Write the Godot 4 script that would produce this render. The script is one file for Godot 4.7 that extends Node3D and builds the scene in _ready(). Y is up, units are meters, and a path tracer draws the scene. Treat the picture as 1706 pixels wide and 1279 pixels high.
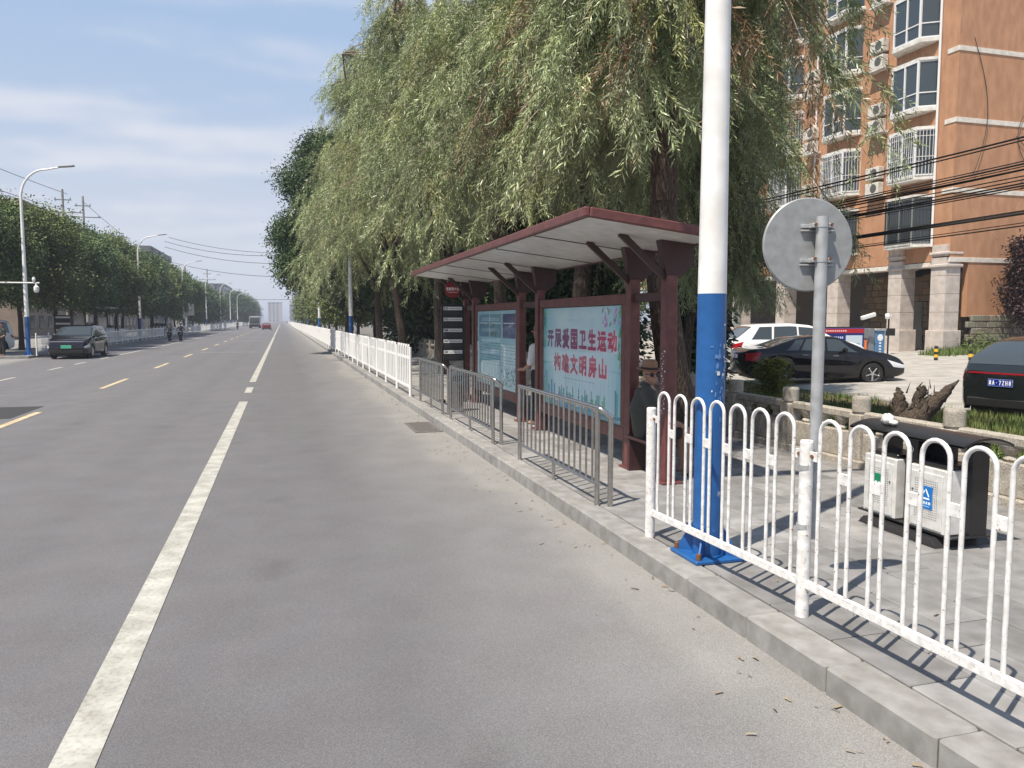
extends Node3D
# A city street with a bus shelter, willows and apartment block. Road along -z, x to the east, y up; metres.

const SW := 0.15            # top of the pavement
var M := {}                 # materials by name
var T := {}                 # textures by name
var mean := {}              # mean brightness of each texture, so that a colour given is the colour seen
var used := {}              # names taken
var rng := RandomNumberGenerator.new()
var gn := FastNoiseLite.new()

# ---------------------------------------------------------------- mesh builder
class MB:
	var v := PackedVector3Array()
	var n := PackedVector3Array()
	var u := PackedVector2Array()
	var c := PackedColorArray()
	var col := Color(1, 1, 1)
	var tinted := false
	func tri(a: Vector3, b: Vector3, d: Vector3, na: Vector3, nb: Vector3, nd: Vector3, ua := Vector2.ZERO, ub := Vector2.ZERO, ud := Vector2.ZERO) -> void:
		if (b - a).cross(d - a).dot(na + nb + nd) > 0.0:      # clockwise fronts
			v.append(a); v.append(d); v.append(b)
			n.append(na); n.append(nd); n.append(nb)
			u.append(ua); u.append(ud); u.append(ub)
		else:
			v.append(a); v.append(b); v.append(d)
			n.append(na); n.append(nb); n.append(nd)
			u.append(ua); u.append(ub); u.append(ud)
		c.append(col); c.append(col); c.append(col)
	func flat(a: Vector3, b: Vector3, d: Vector3, nn: Vector3) -> void:
		tri(a, b, d, nn, nn, nn)
	func quad(a: Vector3, b: Vector3, d: Vector3, e: Vector3, nn: Vector3) -> void:   # uv: a 0,1  b 1,1  d 1,0  e 0,0
		tri(a, b, d, nn, nn, nn, Vector2(0, 1), Vector2(1, 1), Vector2(1, 0))
		tri(a, d, e, nn, nn, nn, Vector2(0, 1), Vector2(1, 0), Vector2(0, 0))
	func box(x: Transform3D, s: Vector3, bev := 0.0) -> void:
		var h := s * 0.5
		var k := minf(bev, minf(h.x, minf(h.y, h.z)) * 0.9)
		var ax := [Vector3.RIGHT, Vector3.UP, Vector3.BACK]
		for i in 3:
			var p: Vector3 = ax[i]
			var q: Vector3 = ax[(i + 1) % 3]
			var r: Vector3 = ax[(i + 2) % 3]
			for sg: float in [-1.0, 1.0]:
				var ce := p * h[i] * sg
				var eq: Vector3 = q * (h[(i + 1) % 3] - k)
				var er: Vector3 = r * (h[(i + 2) % 3] - k)
				quad(x * (ce - eq - er), x * (ce + eq - er), x * (ce + eq + er), x * (ce - eq + er), (x.basis * (p * sg)).normalized())
		if k <= 0.0:
			return
		for i in 3:
			var p: Vector3 = ax[i]
			var j := (i + 1) % 3
			var l := (i + 2) % 3
			for s1: float in [-1.0, 1.0]:
				for s2: float in [-1.0, 1.0]:
					var q: Vector3 = ax[j] * s1
					var r: Vector3 = ax[l] * s2
					var a := q * h[j] + r * (h[l] - k)
					var b := q * (h[j] - k) + r * h[l]
					var e := p * (h[i] - k)
					quad(x * (a - e), x * (a + e), x * (b + e), x * (b - e), (x.basis * (q + r)).normalized())
		for s1: float in [-1.0, 1.0]:
			for s2: float in [-1.0, 1.0]:
				for s3: float in [-1.0, 1.0]:
					var g := Vector3(s1, s2, s3)
					var a := Vector3(h.x, h.y - k, h.z - k) * g
					var b := Vector3(h.x - k, h.y, h.z - k) * g
					var d := Vector3(h.x - k, h.y - k, h.z) * g
					flat(x * a, x * b, x * d, (x.basis * g).normalized())
	func bx(ce: Vector3, s: Vector3, bev := 0.0, yaw := 0.0) -> void:
		box(Transform3D(Basis(Vector3.UP, yaw), ce), s, bev)
	func beam(a: Vector3, b: Vector3, w: float, h: float, bev := 0.0) -> void:
		var d := (b - a)
		var z := d.normalized()
		var up := Vector3.UP if absf(z.y) < 0.98 else Vector3.RIGHT
		var xx := up.cross(z).normalized()
		box(Transform3D(Basis(xx, z.cross(xx), z), (a + b) * 0.5), Vector3(w, h, d.length()), bev)
	func tube(pts: Array, rad, sides := 8, cap := true, closed := false) -> void:
		var m := pts.size()
		var rings: Array[PackedVector3Array] = []
		var nors: Array[PackedVector3Array] = []
		var side := Vector3.ZERO
		for i in m:
			var p: Vector3 = pts[i]
			var t: Vector3
			if closed:
				t = (pts[(i + 1) % m] - pts[(i - 1 + m) % m]).normalized()
			else:
				t = (pts[mini(i + 1, m - 1)] - pts[maxi(i - 1, 0)]).normalized()
			if i == 0:
				side = t.cross(Vector3.UP if absf(t.y) < 0.9 else Vector3.RIGHT).normalized()
			else:
				side = (side - t * side.dot(t)).normalized()
			var o := t.cross(side)
			var r: float = rad[i] if rad is Array else rad
			var ring := PackedVector3Array()
			var nor := PackedVector3Array()
			for k in sides + 1:
				var a := TAU * k / sides
				var d := side * cos(a) + o * sin(a)
				ring.append(p + d * r)
				nor.append(d)
			rings.append(ring)
			nors.append(nor)
		for i in (m if closed else m - 1):
			var j := (i + 1) % m
			for k in sides:
				var u0 := Vector2(float(k) / sides, float(i) / m)
				var u1 := Vector2(float(k + 1) / sides, float(i) / m)
				var u2 := Vector2(float(k + 1) / sides, float(i + 1) / m)
				var u3 := Vector2(float(k) / sides, float(i + 1) / m)
				tri(rings[i][k], rings[i][k + 1], rings[j][k + 1], nors[i][k], nors[i][k + 1], nors[j][k + 1], u0, u1, u2)
				tri(rings[i][k], rings[j][k + 1], rings[j][k], nors[i][k], nors[j][k + 1], nors[j][k], u0, u2, u3)
		if cap and not closed:
			for e in [0, m - 1]:
				var q: Vector3 = pts[e]
				var nn: Vector3 = (pts[0] - pts[1]).normalized() if e == 0 else (pts[m - 1] - pts[m - 2]).normalized()
				for k in sides:
					flat(q, rings[e][k], rings[e][k + 1], nn)
	func lathe(x: Transform3D, prof: Array, sides := 16) -> void:       # prof: Vector2(radius, y)
		for i in prof.size() - 1:
			var p: Vector2 = prof[i]
			var q: Vector2 = prof[i + 1]
			var d := q - p
			if d.length() < 1e-6:
				continue
			var nn := Vector2(d.y, -d.x).normalized()
			for k in sides:
				var a := TAU * k / sides
				var b := TAU * (k + 1) / sides
				var ca := Vector3(cos(a), 0, sin(a))
				var cb := Vector3(cos(b), 0, sin(b))
				var na := (x.basis * (ca * nn.x + Vector3.UP * nn.y)).normalized()
				var nb := (x.basis * (cb * nn.x + Vector3.UP * nn.y)).normalized()
				var p0 := x * (ca * p.x + Vector3.UP * p.y)
				var p1 := x * (cb * p.x + Vector3.UP * p.y)
				var q0 := x * (ca * q.x + Vector3.UP * q.y)
				var q1 := x * (cb * q.x + Vector3.UP * q.y)
				if p.x > 1e-5:
					tri(p0, p1, q1, na, nb, nb)
				if q.x > 1e-5:
					tri(p0, q1, q0, na, nb, na)
	func cyl(a: Vector3, b: Vector3, r: float, sides := 12) -> void:
		tube([a, b], r, sides)
	func prism(x: Transform3D, poly: PackedVector2Array, depth: float) -> void:   # outline in xy, from z = -depth/2 to depth/2
		var idx := Geometry2D.triangulate_polygon(poly)
		for sg: float in [-1.0, 1.0]:
			var z := Vector3(0, 0, depth * 0.5 * sg)
			var nn := (x.basis * Vector3(0, 0, sg)).normalized()
			for i in range(0, idx.size(), 3):
				var a := poly[idx[i]]
				var b := poly[idx[i + 1]]
				var d := poly[idx[i + 2]]
				flat(x * (Vector3(a.x, a.y, 0) + z), x * (Vector3(b.x, b.y, 0) + z), x * (Vector3(d.x, d.y, 0) + z), nn)
		var turn := -1.0 if Geometry2D.is_polygon_clockwise(poly) else 1.0
		for i in poly.size():
			var a := poly[i]
			var b := poly[(i + 1) % poly.size()]
			var e := (b - a).normalized() * turn
			var nn := (x.basis * Vector3(e.y, -e.x, 0)).normalized()
			var z := Vector3(0, 0, depth * 0.5)
			quad(x * (Vector3(a.x, a.y, 0) - z), x * (Vector3(b.x, b.y, 0) - z), x * (Vector3(b.x, b.y, 0) + z), x * (Vector3(a.x, a.y, 0) + z), nn)
	func ell(x: Transform3D, sides := 12, rings := 8) -> void:
		var ib := x.basis.inverse().transposed()
		for i in rings:
			for k in sides:
				var pt: Array[Vector3] = []
				for q in [[i, k], [i, k + 1], [i + 1, k + 1], [i + 1, k]]:
					var la: float = PI * q[0] / rings
					var lo: float = TAU * q[1] / sides
					pt.append(Vector3(sin(la) * cos(lo), cos(la), sin(la) * sin(lo)))
				var g: Array[Vector3] = []
				for q in pt:
					g.append((ib * q).normalized())
				if i > 0:
					tri(x * pt[0], x * pt[1], x * pt[2], g[0], g[1], g[2])
				if i < rings - 1:
					tri(x * pt[0], x * pt[2], x * pt[3], g[0], g[2], g[3])
	func sheet(x0: float, x1: float, z0: float, z1: float, y: float) -> void:
		quad(Vector3(x0, y, z1), Vector3(x1, y, z1), Vector3(x1, y, z0), Vector3(x0, y, z0), Vector3.UP)
	func grid(p: Callable, nu: int, nv: int, tint = null, out := 1.0) -> void:   # p(u, v) with u, v in 0..1; smooth normals du x dv * out
		var P := PackedVector3Array()
		var N := PackedVector3Array()
		P.resize((nu + 1) * (nv + 1))
		N.resize(P.size())
		N.fill(Vector3.ZERO)
		for i in nu + 1:
			for j in nv + 1:
				P[i * (nv + 1) + j] = p.call(float(i) / nu, float(j) / nv)
		for i in nu:
			for j in nv:
				var a := i * (nv + 1) + j
				var b := a + nv + 1
				var nn := (P[b] - P[a]).cross(P[a + 1] - P[a]) + (P[b + 1] - P[a + 1]).cross(P[b + 1] - P[b])
				N[a] += nn; N[b] += nn; N[a + 1] += nn; N[b + 1] += nn
		for i in N.size():
			N[i] = N[i].normalized() * out
		for i in nu:
			for j in nv:
				var a := i * (nv + 1) + j
				var b := a + nv + 1
				var k := [a, b, b + 1, a, b + 1, a + 1]
				for t: int in [0, 3]:
					var i0: int = k[t]
					var i1: int = k[t + 1]
					var i2: int = k[t + 2]
					if (P[i1] - P[i0]).cross(P[i2] - P[i0]).length_squared() < 1e-16:
						continue
					var at := v.size()
					tri(P[i0], P[i1], P[i2], N[i0], N[i1], N[i2], Vector2(float(i0 / (nv + 1)) / nu, float(i0 % (nv + 1)) / nv), Vector2(float(i1 / (nv + 1)) / nu, float(i1 % (nv + 1)) / nv), Vector2(float(i2 / (nv + 1)) / nu, float(i2 % (nv + 1)) / nv))
					if tint != null:
						for q in 3:
							c[at + q] = tint.call(v[at + q])
	func add(o: MB, x: Transform3D) -> void:
		for i in o.v.size():
			v.append(x * o.v[i])
			n.append((x.basis * o.n[i]).normalized())
		u.append_array(o.u)
		c.append_array(o.c)
	static func new_box(ce: Vector3, s: Vector3, bev := 0.0) -> MB:
		var b := MB.new()
		b.bx(ce, s, bev)
		return b
	func mesh() -> ArrayMesh:
		var a := []
		a.resize(Mesh.ARRAY_MAX)
		a[Mesh.ARRAY_VERTEX] = v
		a[Mesh.ARRAY_NORMAL] = n
		a[Mesh.ARRAY_TEX_UV] = u
		if tinted:
			a[Mesh.ARRAY_COLOR] = c
		var m := ArrayMesh.new()
		m.add_surface_from_arrays(Mesh.PRIMITIVE_TRIANGLES, a)
		return m

# ---------------------------------------------------------------- naming
func fresh(called: String) -> String:
	if not used.has(called):
		used[called] = 0
		return called
	used[called] += 1
	return "%s_%03d" % [called, used[called]]

func tag(o: Node3D, label: String, category: String, group := "", kind := "") -> Node3D:
	if label: o.set_meta("label", label)
	if category: o.set_meta("category", category)
	if group: o.set_meta("group", group)
	if kind: o.set_meta("kind", kind)
	return o

func thing(called: String, label: String, category: String, at := Vector3.ZERO, yaw := 0.0, group := "") -> Node3D:
	var o := Node3D.new()
	o.name = fresh(called)
	add_child(o)
	o.position = at
	o.rotation.y = yaw
	tag(o, label, category, group)
	return o

func part(called: String, m, mat: Material, parent: Node3D) -> MeshInstance3D:
	var o := MeshInstance3D.new()
	o.mesh = m.mesh() if m is MB else m
	o.material_override = mat
	if parent == self:
		o.name = fresh(called)
	else:
		var k := 0
		var nm := called
		while parent.has_node(NodePath(nm)):
			k += 1
			nm = "%s_%03d" % [called, k]
		o.name = nm
	parent.add_child(o)
	return o

var counts := {}
func piece(called: String, m: Mesh, mat: Material, parent: Node3D, at := Vector3.ZERO, yaw := 0.0) -> MeshInstance3D:   # many alike pieces: quick numbering
	var key := str(parent.get_instance_id()) + called
	var k: int = counts.get(key, 0)
	counts[key] = k + 1
	var o := MeshInstance3D.new()
	o.name = called if k == 0 else "%s_%03d" % [called, k]
	o.mesh = m
	o.material_override = mat
	o.position = at
	o.rotation.y = yaw
	parent.add_child(o)
	return o

func struct(called: String, m: MB, mat: Material) -> MeshInstance3D:
	var o := part(called, m, mat, self)
	o.set_meta("kind", "structure")
	return o

func copy(o: Node3D, called: String, label: String, at: Vector3, yaw := 0.0) -> Node3D:
	var r := o.duplicate() as Node3D
	r.name = fresh(called)
	add_child(r)
	r.position = at
	r.rotation.y = yaw
	r.set_meta("label", label)
	return r

# ---------------------------------------------------------------- textures and materials
func noise_tex(called: String, freq: float, lo: Color, hi: Color, octaves := 4, seed_ := 1, kind := FastNoiseLite.TYPE_SIMPLEX_SMOOTH, stops := PackedFloat32Array(), size := 512) -> Texture2D:
	var f := FastNoiseLite.new()
	f.noise_type = kind
	f.frequency = freq
	f.fractal_octaves = octaves
	f.seed = seed_
	var g := Gradient.new()
	if stops.size() == 2:
		g.offsets = PackedFloat32Array([0.0, stops[0], stops[1], 1.0])
		g.colors = PackedColorArray([lo, lo, hi, hi])
	else:
		g.offsets = PackedFloat32Array([0.0, 1.0])
		g.colors = PackedColorArray([lo, hi])
	var t := NoiseTexture2D.new()
	t.width = size
	t.height = size
	t.seamless = true
	t.noise = f
	t.color_ramp = g
	T[called] = t
	var a := lo.srgb_to_linear()
	var b := hi.srgb_to_linear()
	mean[called] = 1.0 if called in ["rust", "chips"] else (a.g + b.g) * 0.5
	return t

func mat(called: String, lin: Color, rough := 0.8, metal := 0.0, tex := "", scale := 1.0, bump := "", bump_cm := 0.0, over := "", over_scale := 0.1) -> StandardMaterial3D:
	var m := StandardMaterial3D.new()
	m.resource_name = called
	var k: float = mean.get(tex, 1.0) * mean.get(over, 1.0)
	lin = Color(minf(lin.r / k, 0.95), minf(lin.g / k, 0.95), minf(lin.b / k, 0.95)) if called != "asphalt" else lin
	m.albedo_color = lin.linear_to_srgb()
	m.roughness = rough
	m.metallic = metal
	if tex:
		m.albedo_texture = T[tex]
		m.uv1_triplanar = true
		m.uv1_world_triplanar = true
		m.uv1_scale = Vector3.ONE * scale
	if bump:
		m.heightmap_enabled = true
		m.heightmap_texture = T[bump]
		m.heightmap_scale = bump_cm
		m.uv1_triplanar = true
		m.uv1_world_triplanar = true
		m.uv1_scale = Vector3.ONE * scale
	if over:
		m.detail_enabled = true
		m.detail_blend_mode = BaseMaterial3D.BLEND_MODE_MUL
		m.detail_albedo = T[over]
		m.detail_uv_layer = BaseMaterial3D.DETAIL_UV_2
		m.uv2_triplanar = true
		m.uv2_world_triplanar = true
		m.uv2_scale = Vector3.ONE * over_scale
	M[called] = m
	return m

func leafy(called: String, back: Color, rough := 0.6) -> void:
	var m := StandardMaterial3D.new()
	m.resource_name = called
	m.vertex_color_use_as_albedo = true
	m.roughness = rough
	m.backlight_enabled = true
	m.backlight = back.linear_to_srgb()
	M[called] = m

func glass(called: String, c: Color, a: float) -> void:
	var m := StandardMaterial3D.new()
	m.resource_name = called
	m.albedo_color = Color(c.r, c.g, c.b, a)
	m.transparency = BaseMaterial3D.TRANSPARENCY_ALPHA
	m.roughness = 0.04
	m.metallic_specular = 0.6
	M[called] = m

func picture(called: String, im: Image, rough := 0.5) -> void:
	var m := StandardMaterial3D.new()
	m.resource_name = called
	m.albedo_texture = ImageTexture.create_from_image(im)
	m.texture_repeat = false
	m.roughness = rough
	M[called] = m

func make_materials() -> void:
	var W := Color.WHITE
	noise_tex("grain", 0.35, Color(0.74, 0.74, 0.75), W, 3, 3)
	noise_tex("aggregate", 0.22, Color(0.79, 0.79, 0.80), W, 5, 13, FastNoiseLite.TYPE_VALUE_CUBIC, PackedFloat32Array([0.25, 0.75]), 1024)
	noise_tex("blotch", 0.02, Color(0.78, 0.775, 0.76), W, 5, 5)
	noise_tex("faint", 0.015, Color(0.86, 0.85, 0.83), W, 5, 6)
	noise_tex("road_faint", 0.015, Color(0.93, 0.93, 0.925), W, 5, 16)
	noise_tex("rust", 0.03, Color(0.50, 0.33, 0.20), W, 5, 8, FastNoiseLite.TYPE_SIMPLEX_SMOOTH, PackedFloat32Array([0.08, 0.21]))
	noise_tex("chips", 0.035, Color(0.62, 0.60, 0.56), W, 5, 9, FastNoiseLite.TYPE_SIMPLEX_SMOOTH, PackedFloat32Array([0.3, 0.42]))
	noise_tex("bumps", 0.12, Color.BLACK, W, 4, 10)
	noise_tex("bark", 0.06, Color(0.22, 0.2, 0.19), W, 4, 11, FastNoiseLite.TYPE_CELLULAR)
	noise_tex("stone", 0.05, Color(0.60, 0.58, 0.55), W, 5, 12)
	noise_tex("wear", 0.09, Color(0.9, 0.895, 0.88), W, 5, 21, FastNoiseLite.TYPE_SIMPLEX_SMOOTH, PackedFloat32Array([0.22, 0.5]))
	# ground
	var asph := mat("asphalt", W, 0.9, 0, "aggregate", 0.9, "aggregate", 0.3, "road_faint", 0.16)
	asph.vertex_color_use_as_albedo = true
	mat("line_white", Color(0.36, 0.36, 0.335), 0.8, 0, "wear", 0.5, "", 0, "blotch", 0.35)
	mat("line_yellow", Color(0.46, 0.385, 0.25), 0.8, 0, "wear", 0.8, "", 0, "blotch", 0.35)
	mat("line_faint", Color(0.28, 0.27, 0.25), 0.85, 0, "wear", 0.8)
	mat("bitumen", Color(0.035, 0.035, 0.037), 0.85, 0, "grain", 1.0)
	for i in 4:
		var k: float = [0.245, 0.275, 0.30, 0.26][i]
		mat("kerb%d" % i, Color(k, k * 0.985, k * 0.955), 0.85, 0, "grain", 2.0, "bumps", 0.12, "blotch", 0.5)
		var p: float = [0.195, 0.24, 0.285, 0.22][i]
		mat("slab%d" % i, Color(p, p * 0.99, p * 0.985), 0.85, 0, "grain", 1.6, "bumps", 0.12, "blotch", 0.33)
	mat("slab_warm", Color(0.33, 0.29, 0.235), 0.85, 0, "grain", 1.6, "bumps", 0.12, "blotch", 0.33)
	mat("joint", Color(0.06, 0.055, 0.05), 0.95, 0, "grain", 2.0)
	mat("pavement", Color(0.27, 0.265, 0.258), 0.9, 0, "grain", 1.0, "", 0, "blotch", 0.2)
	mat("lot", Color(0.37, 0.355, 0.325), 0.9, 0, "grain", 0.8, "", 0, "blotch", 0.12)
	mat("earth", Color(0.22, 0.18, 0.125), 0.95, 0, "grain", 0.8, "bumps", 1.5, "blotch", 0.4)
	mat("ground", Color(0.15, 0.14, 0.125), 0.95, 0, "blotch", 0.05)
	mat("grate", Color(0.16, 0.15, 0.14), 0.7, 0.2, "grain", 2.0)
	mat("dark", Color(0.012, 0.012, 0.012), 0.9)
	# metal and paint
	mat("white_paint", Color(0.80, 0.79, 0.765), 0.45, 0, "rust", 1.7, "", 0, "blotch", 1.3)
	mat("white_far", Color(0.80, 0.80, 0.79), 0.5)
	mat("rusty", Color(0.17, 0.075, 0.035), 0.9, 0, "grain", 6.0)
	mat("steel", Color(0.50, 0.49, 0.475), 0.26, 1.0, "faint", 1.2)
	mat("galv", Color(0.42, 0.435, 0.45), 0.5, 0.35, "blotch", 0.8)
	mat("sign_back", Color(0.31, 0.325, 0.335), 0.48, 0.25, "faint", 1.5)
	mat("pole_white", Color(0.80, 0.82, 0.86), 0.35, 0, "faint", 0.35)
	mat("pole_blue", Color(0.016, 0.105, 0.33), 0.38, 0, "", 1.0, "", 0, "faint", 0.8)
	mat("sticker", Color(0.10, 0.22, 0.45), 0.7, 0, "wear", 6.0)
	mat("paper", Color(0.62, 0.64, 0.66), 0.8, 0, "wear", 9.0)
	mat("lamp_head", Color(0.22, 0.23, 0.25), 0.45, 0.3)
	mat("maroon", Color(0.138, 0.046, 0.044), 0.42, 0, "faint", 0.9, "", 0, "blotch", 0.4)
	mat("maroon_dark", Color(0.05, 0.019, 0.02), 0.5, 0, "faint", 0.9)
	mat("soffit", Color(0.74, 0.735, 0.725), 0.3, 0.0, "faint", 0.5)
	mat("seam", Color(0.06, 0.055, 0.055), 0.7)
	mat("black_metal", Color(0.014, 0.014, 0.016), 0.32, 0, "faint", 1.0)
	mat("bin_grey", Color(0.70, 0.705, 0.70), 0.36, 0.2, "faint", 1.2)
	mat("black_stone", Color(0.035, 0.036, 0.04), 0.3, 0, "stone", 3.0)
	mat("hole", Color(0.09, 0.09, 0.09), 0.9)
	mat("white_plastic", Color(0.75, 0.75, 0.74), 0.4)
	mat("white_cloth", Color(0.7, 0.69, 0.67), 0.9, 0, "blotch", 3.0)
	mat("yellow", Color(0.75, 0.46, 0.02), 0.5)
	mat("black", Color(0.014, 0.014, 0.014), 0.5)
	mat("orange_plastic", Color(0.72, 0.16, 0.03), 0.5)
	mat("advert_blue", Color(0.02, 0.07, 0.34), 0.5)
	mat("advert_red", Color(0.50, 0.035, 0.06), 0.5)
	mat("kiosk_blue", Color(0.07, 0.19, 0.38), 0.5)
	mat("cable", Color(0.012, 0.012, 0.013), 0.6)
	mat("concrete_pole", Color(0.30, 0.29, 0.27), 0.9, 0, "blotch", 0.5)
	mat("carved_stone", Color(0.40, 0.38, 0.345), 0.9, 0, "stone", 1.6, "bumps", 0.4, "blotch", 0.6)
	# building
	mat("stucco", Color(0.465, 0.25, 0.142), 0.9, 0, "grain", 0.9, "bumps", 0.6, "faint", 0.09)
	M.stucco.uv2_scale = Vector3(0.3, 0.11, 0.3)
	mat("band", Color(0.66, 0.63, 0.58), 0.8, 0, "faint", 0.4)
	mat("sill", Color(0.66, 0.65, 0.62), 0.7, 0, "blotch", 0.3)
	mat("upvc", Color(0.74, 0.75, 0.76), 0.4)
	mat("aluminium", Color(0.34, 0.38, 0.36), 0.4, 0.5)
	mat("dark_glass", Color(0.035, 0.05, 0.055), 0.05, 0.0)
	M.dark_glass.metallic_specular = 0.9
	mat("curtain", Color(0.45, 0.47, 0.46), 0.9, 0, "blotch", 0.8)
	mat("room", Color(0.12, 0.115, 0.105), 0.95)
	mat("cladding", Color(0.53, 0.48, 0.445), 0.75, 0, "grain", 1.2, "", 0, "faint", 0.3)
	for i in 3:
		var k: float = [0.22, 0.27, 0.25][i]
		mat("block%d" % i, Color(k, k * [0.9, 0.93, 1.0][i], k * [0.76, 0.8, 0.82][i]), 0.95, 0, "stone", 1.2, "bumps", 1.0)
	mat("arcade_stone0", Color(0.24, 0.185, 0.125), 0.95, 0, "stone", 1.2, "bumps", 1.0)
	mat("arcade_stone1", Color(0.19, 0.15, 0.105), 0.95, 0, "stone", 1.2, "bumps", 1.0)
	mat("cage_white", Color(0.72, 0.72, 0.71), 0.5)
	mat("cage_dark", Color(0.035, 0.03, 0.03), 0.6)
	mat("aircon", Color(0.62, 0.61, 0.57), 0.6, 0, "faint", 0.6)
	mat("far_wall", Color(0.33, 0.26, 0.21), 0.9, 0, "faint", 0.1)
	mat("far_wall_grey", Color(0.12, 0.13, 0.15), 0.9, 0, "faint", 0.1)
	mat("far_wall_pale", Color(0.42, 0.42, 0.42), 0.9, 0, "faint", 0.1)
	mat("far_window", Color(0.05, 0.06, 0.075), 0.2)
	# cars
	for q in [["car_black", Color(0.008, 0.008, 0.010)], ["car_dark", Color(0.012, 0.016, 0.016)], ["car_violet", Color(0.012, 0.012, 0.018)], ["car_white", Color(0.74, 0.75, 0.76)], ["car_red", Color(0.17, 0.015, 0.025)], ["car_grey", Color(0.22, 0.23, 0.24)]]:
		var m := mat(q[0], q[1], 0.6)
		m.specular_mode = BaseMaterial3D.SPECULAR_DISABLED if q[1].g < 0.1 else BaseMaterial3D.SPECULAR_SCHLICK_GGX
		m.clearcoat_enabled = true
		m.clearcoat = 1.0
		m.clearcoat_roughness = 0.04
	mat("car_glass", Color(0.04, 0.05, 0.052), 0.03)
	M.car_glass.metallic_specular = 0.75
	mat("tyre", Color(0.016, 0.016, 0.016), 0.85)
	mat("alloy", Color(0.56, 0.56, 0.57), 0.28, 0.9)
	mat("chrome", Color(0.62, 0.62, 0.62), 0.15, 1.0)
	mat("lamp_red", Color(0.36, 0.012, 0.02), 0.12)
	mat("lamp_clear", Color(0.62, 0.64, 0.66), 0.08)
	mat("plate_blue", Color(0.01, 0.10, 0.45), 0.4)
	mat("plate_green", Color(0.25, 0.62, 0.45), 0.4)
	# people
	mat("skin", Color(0.40, 0.23, 0.165), 0.6)
	mat("shirt_dark", Color(0.062, 0.064, 0.055), 0.9, 0, "blotch", 4.0)
	mat("shorts_dark", Color(0.02, 0.02, 0.022), 0.9)
	mat("straw", Color(0.30, 0.17, 0.10), 0.85, 0, "grain", 8.0)
	mat("hat_band", Color(0.05, 0.03, 0.025), 0.8)
	mat("pink_cloth", Color(0.42, 0.16, 0.15), 0.85)
	mat("lens", Color(0.008, 0.008, 0.009), 0.1)
	mat("hair", Color(0.012, 0.01, 0.009), 0.7)
	# plants
	mat("bark", Color(0.135, 0.10, 0.075), 0.95, 0, "bark", 1.3, "bark", 4.0)
	mat("bark_dark", Color(0.07, 0.055, 0.045), 0.95, 0, "bark", 1.3, "bark", 4.0)
	mat("bough", Color(0.27, 0.225, 0.165), 0.9, 0, "blotch", 2.0)
	mat("deadwood", Color(0.185, 0.145, 0.11), 0.95, 0, "bark", 2.2, "bark", 5.0)
	leafy("willow_leaf", Color(0.10, 0.12, 0.03), 0.42)
	for q in ["bark", "bark_dark", "deadwood"]:
		M[q].uv1_scale = Vector3(1.6, 0.32, 1.6) if q != "deadwood" else Vector3(3.0, 0.5, 3.0)
	mat("strut", Color(0.045, 0.022, 0.02), 0.5)
	leafy("leaf", Color(0.05, 0.07, 0.015))
	leafy("grass", Color(0.08, 0.10, 0.02), 0.8)
	glass("pane", Color(0.85, 0.9, 0.9), 0.06)

func sky_picture() -> ImageTexture:
	var w := 1024
	var h := 512
	var im := Image.create(w, h, false, Image.FORMAT_RGBF)
	var n := FastNoiseLite.new()
	n.seed = 19
	n.frequency = 1.0
	n.fractal_octaves = 5
	var zen := Color(0.19, 0.275, 0.43)
	var mid := Color(0.31, 0.42, 0.595)
	var hor := Color(0.52, 0.555, 0.625)
	for y in h:
		var el := PI * (0.5 - (y + 0.5) / h)
		for x in w:
			var az := TAU * ((x + 0.5) / w - 0.5)
			var up := sin(el)
			var c: Color
			if up < 0.0:
				c = Color(0.20, 0.19, 0.18)
			else:
				c = hor.lerp(mid, smoothstep(0.0, 0.36, up)).lerp(zen, smoothstep(0.3, 1.0, up))
				# thin veils of high cloud, drawn out sideways on a plane overhead
				var p := Vector2(sin(az), -cos(az)) * cos(el) / (up + 0.10)
				var a := n.get_noise_3d(p.x * 0.28, p.y * 0.75, 0.0) * 0.6 + n.get_noise_3d(p.x * 0.9, p.y * 2.4, 7.0) * 0.35 + n.get_noise_3d(p.x * 2.6, p.y * 8.0, 3.0) * 0.16
				var veil := smoothstep(-0.04, 0.34, a) * 0.72 * smoothstep(0.02, 0.16, up)
				c = c.lerp(Color(0.62, 0.63, 0.68), veil)
			im.set_pixel(x, y, c)
	return ImageTexture.create_from_image(im)

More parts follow.
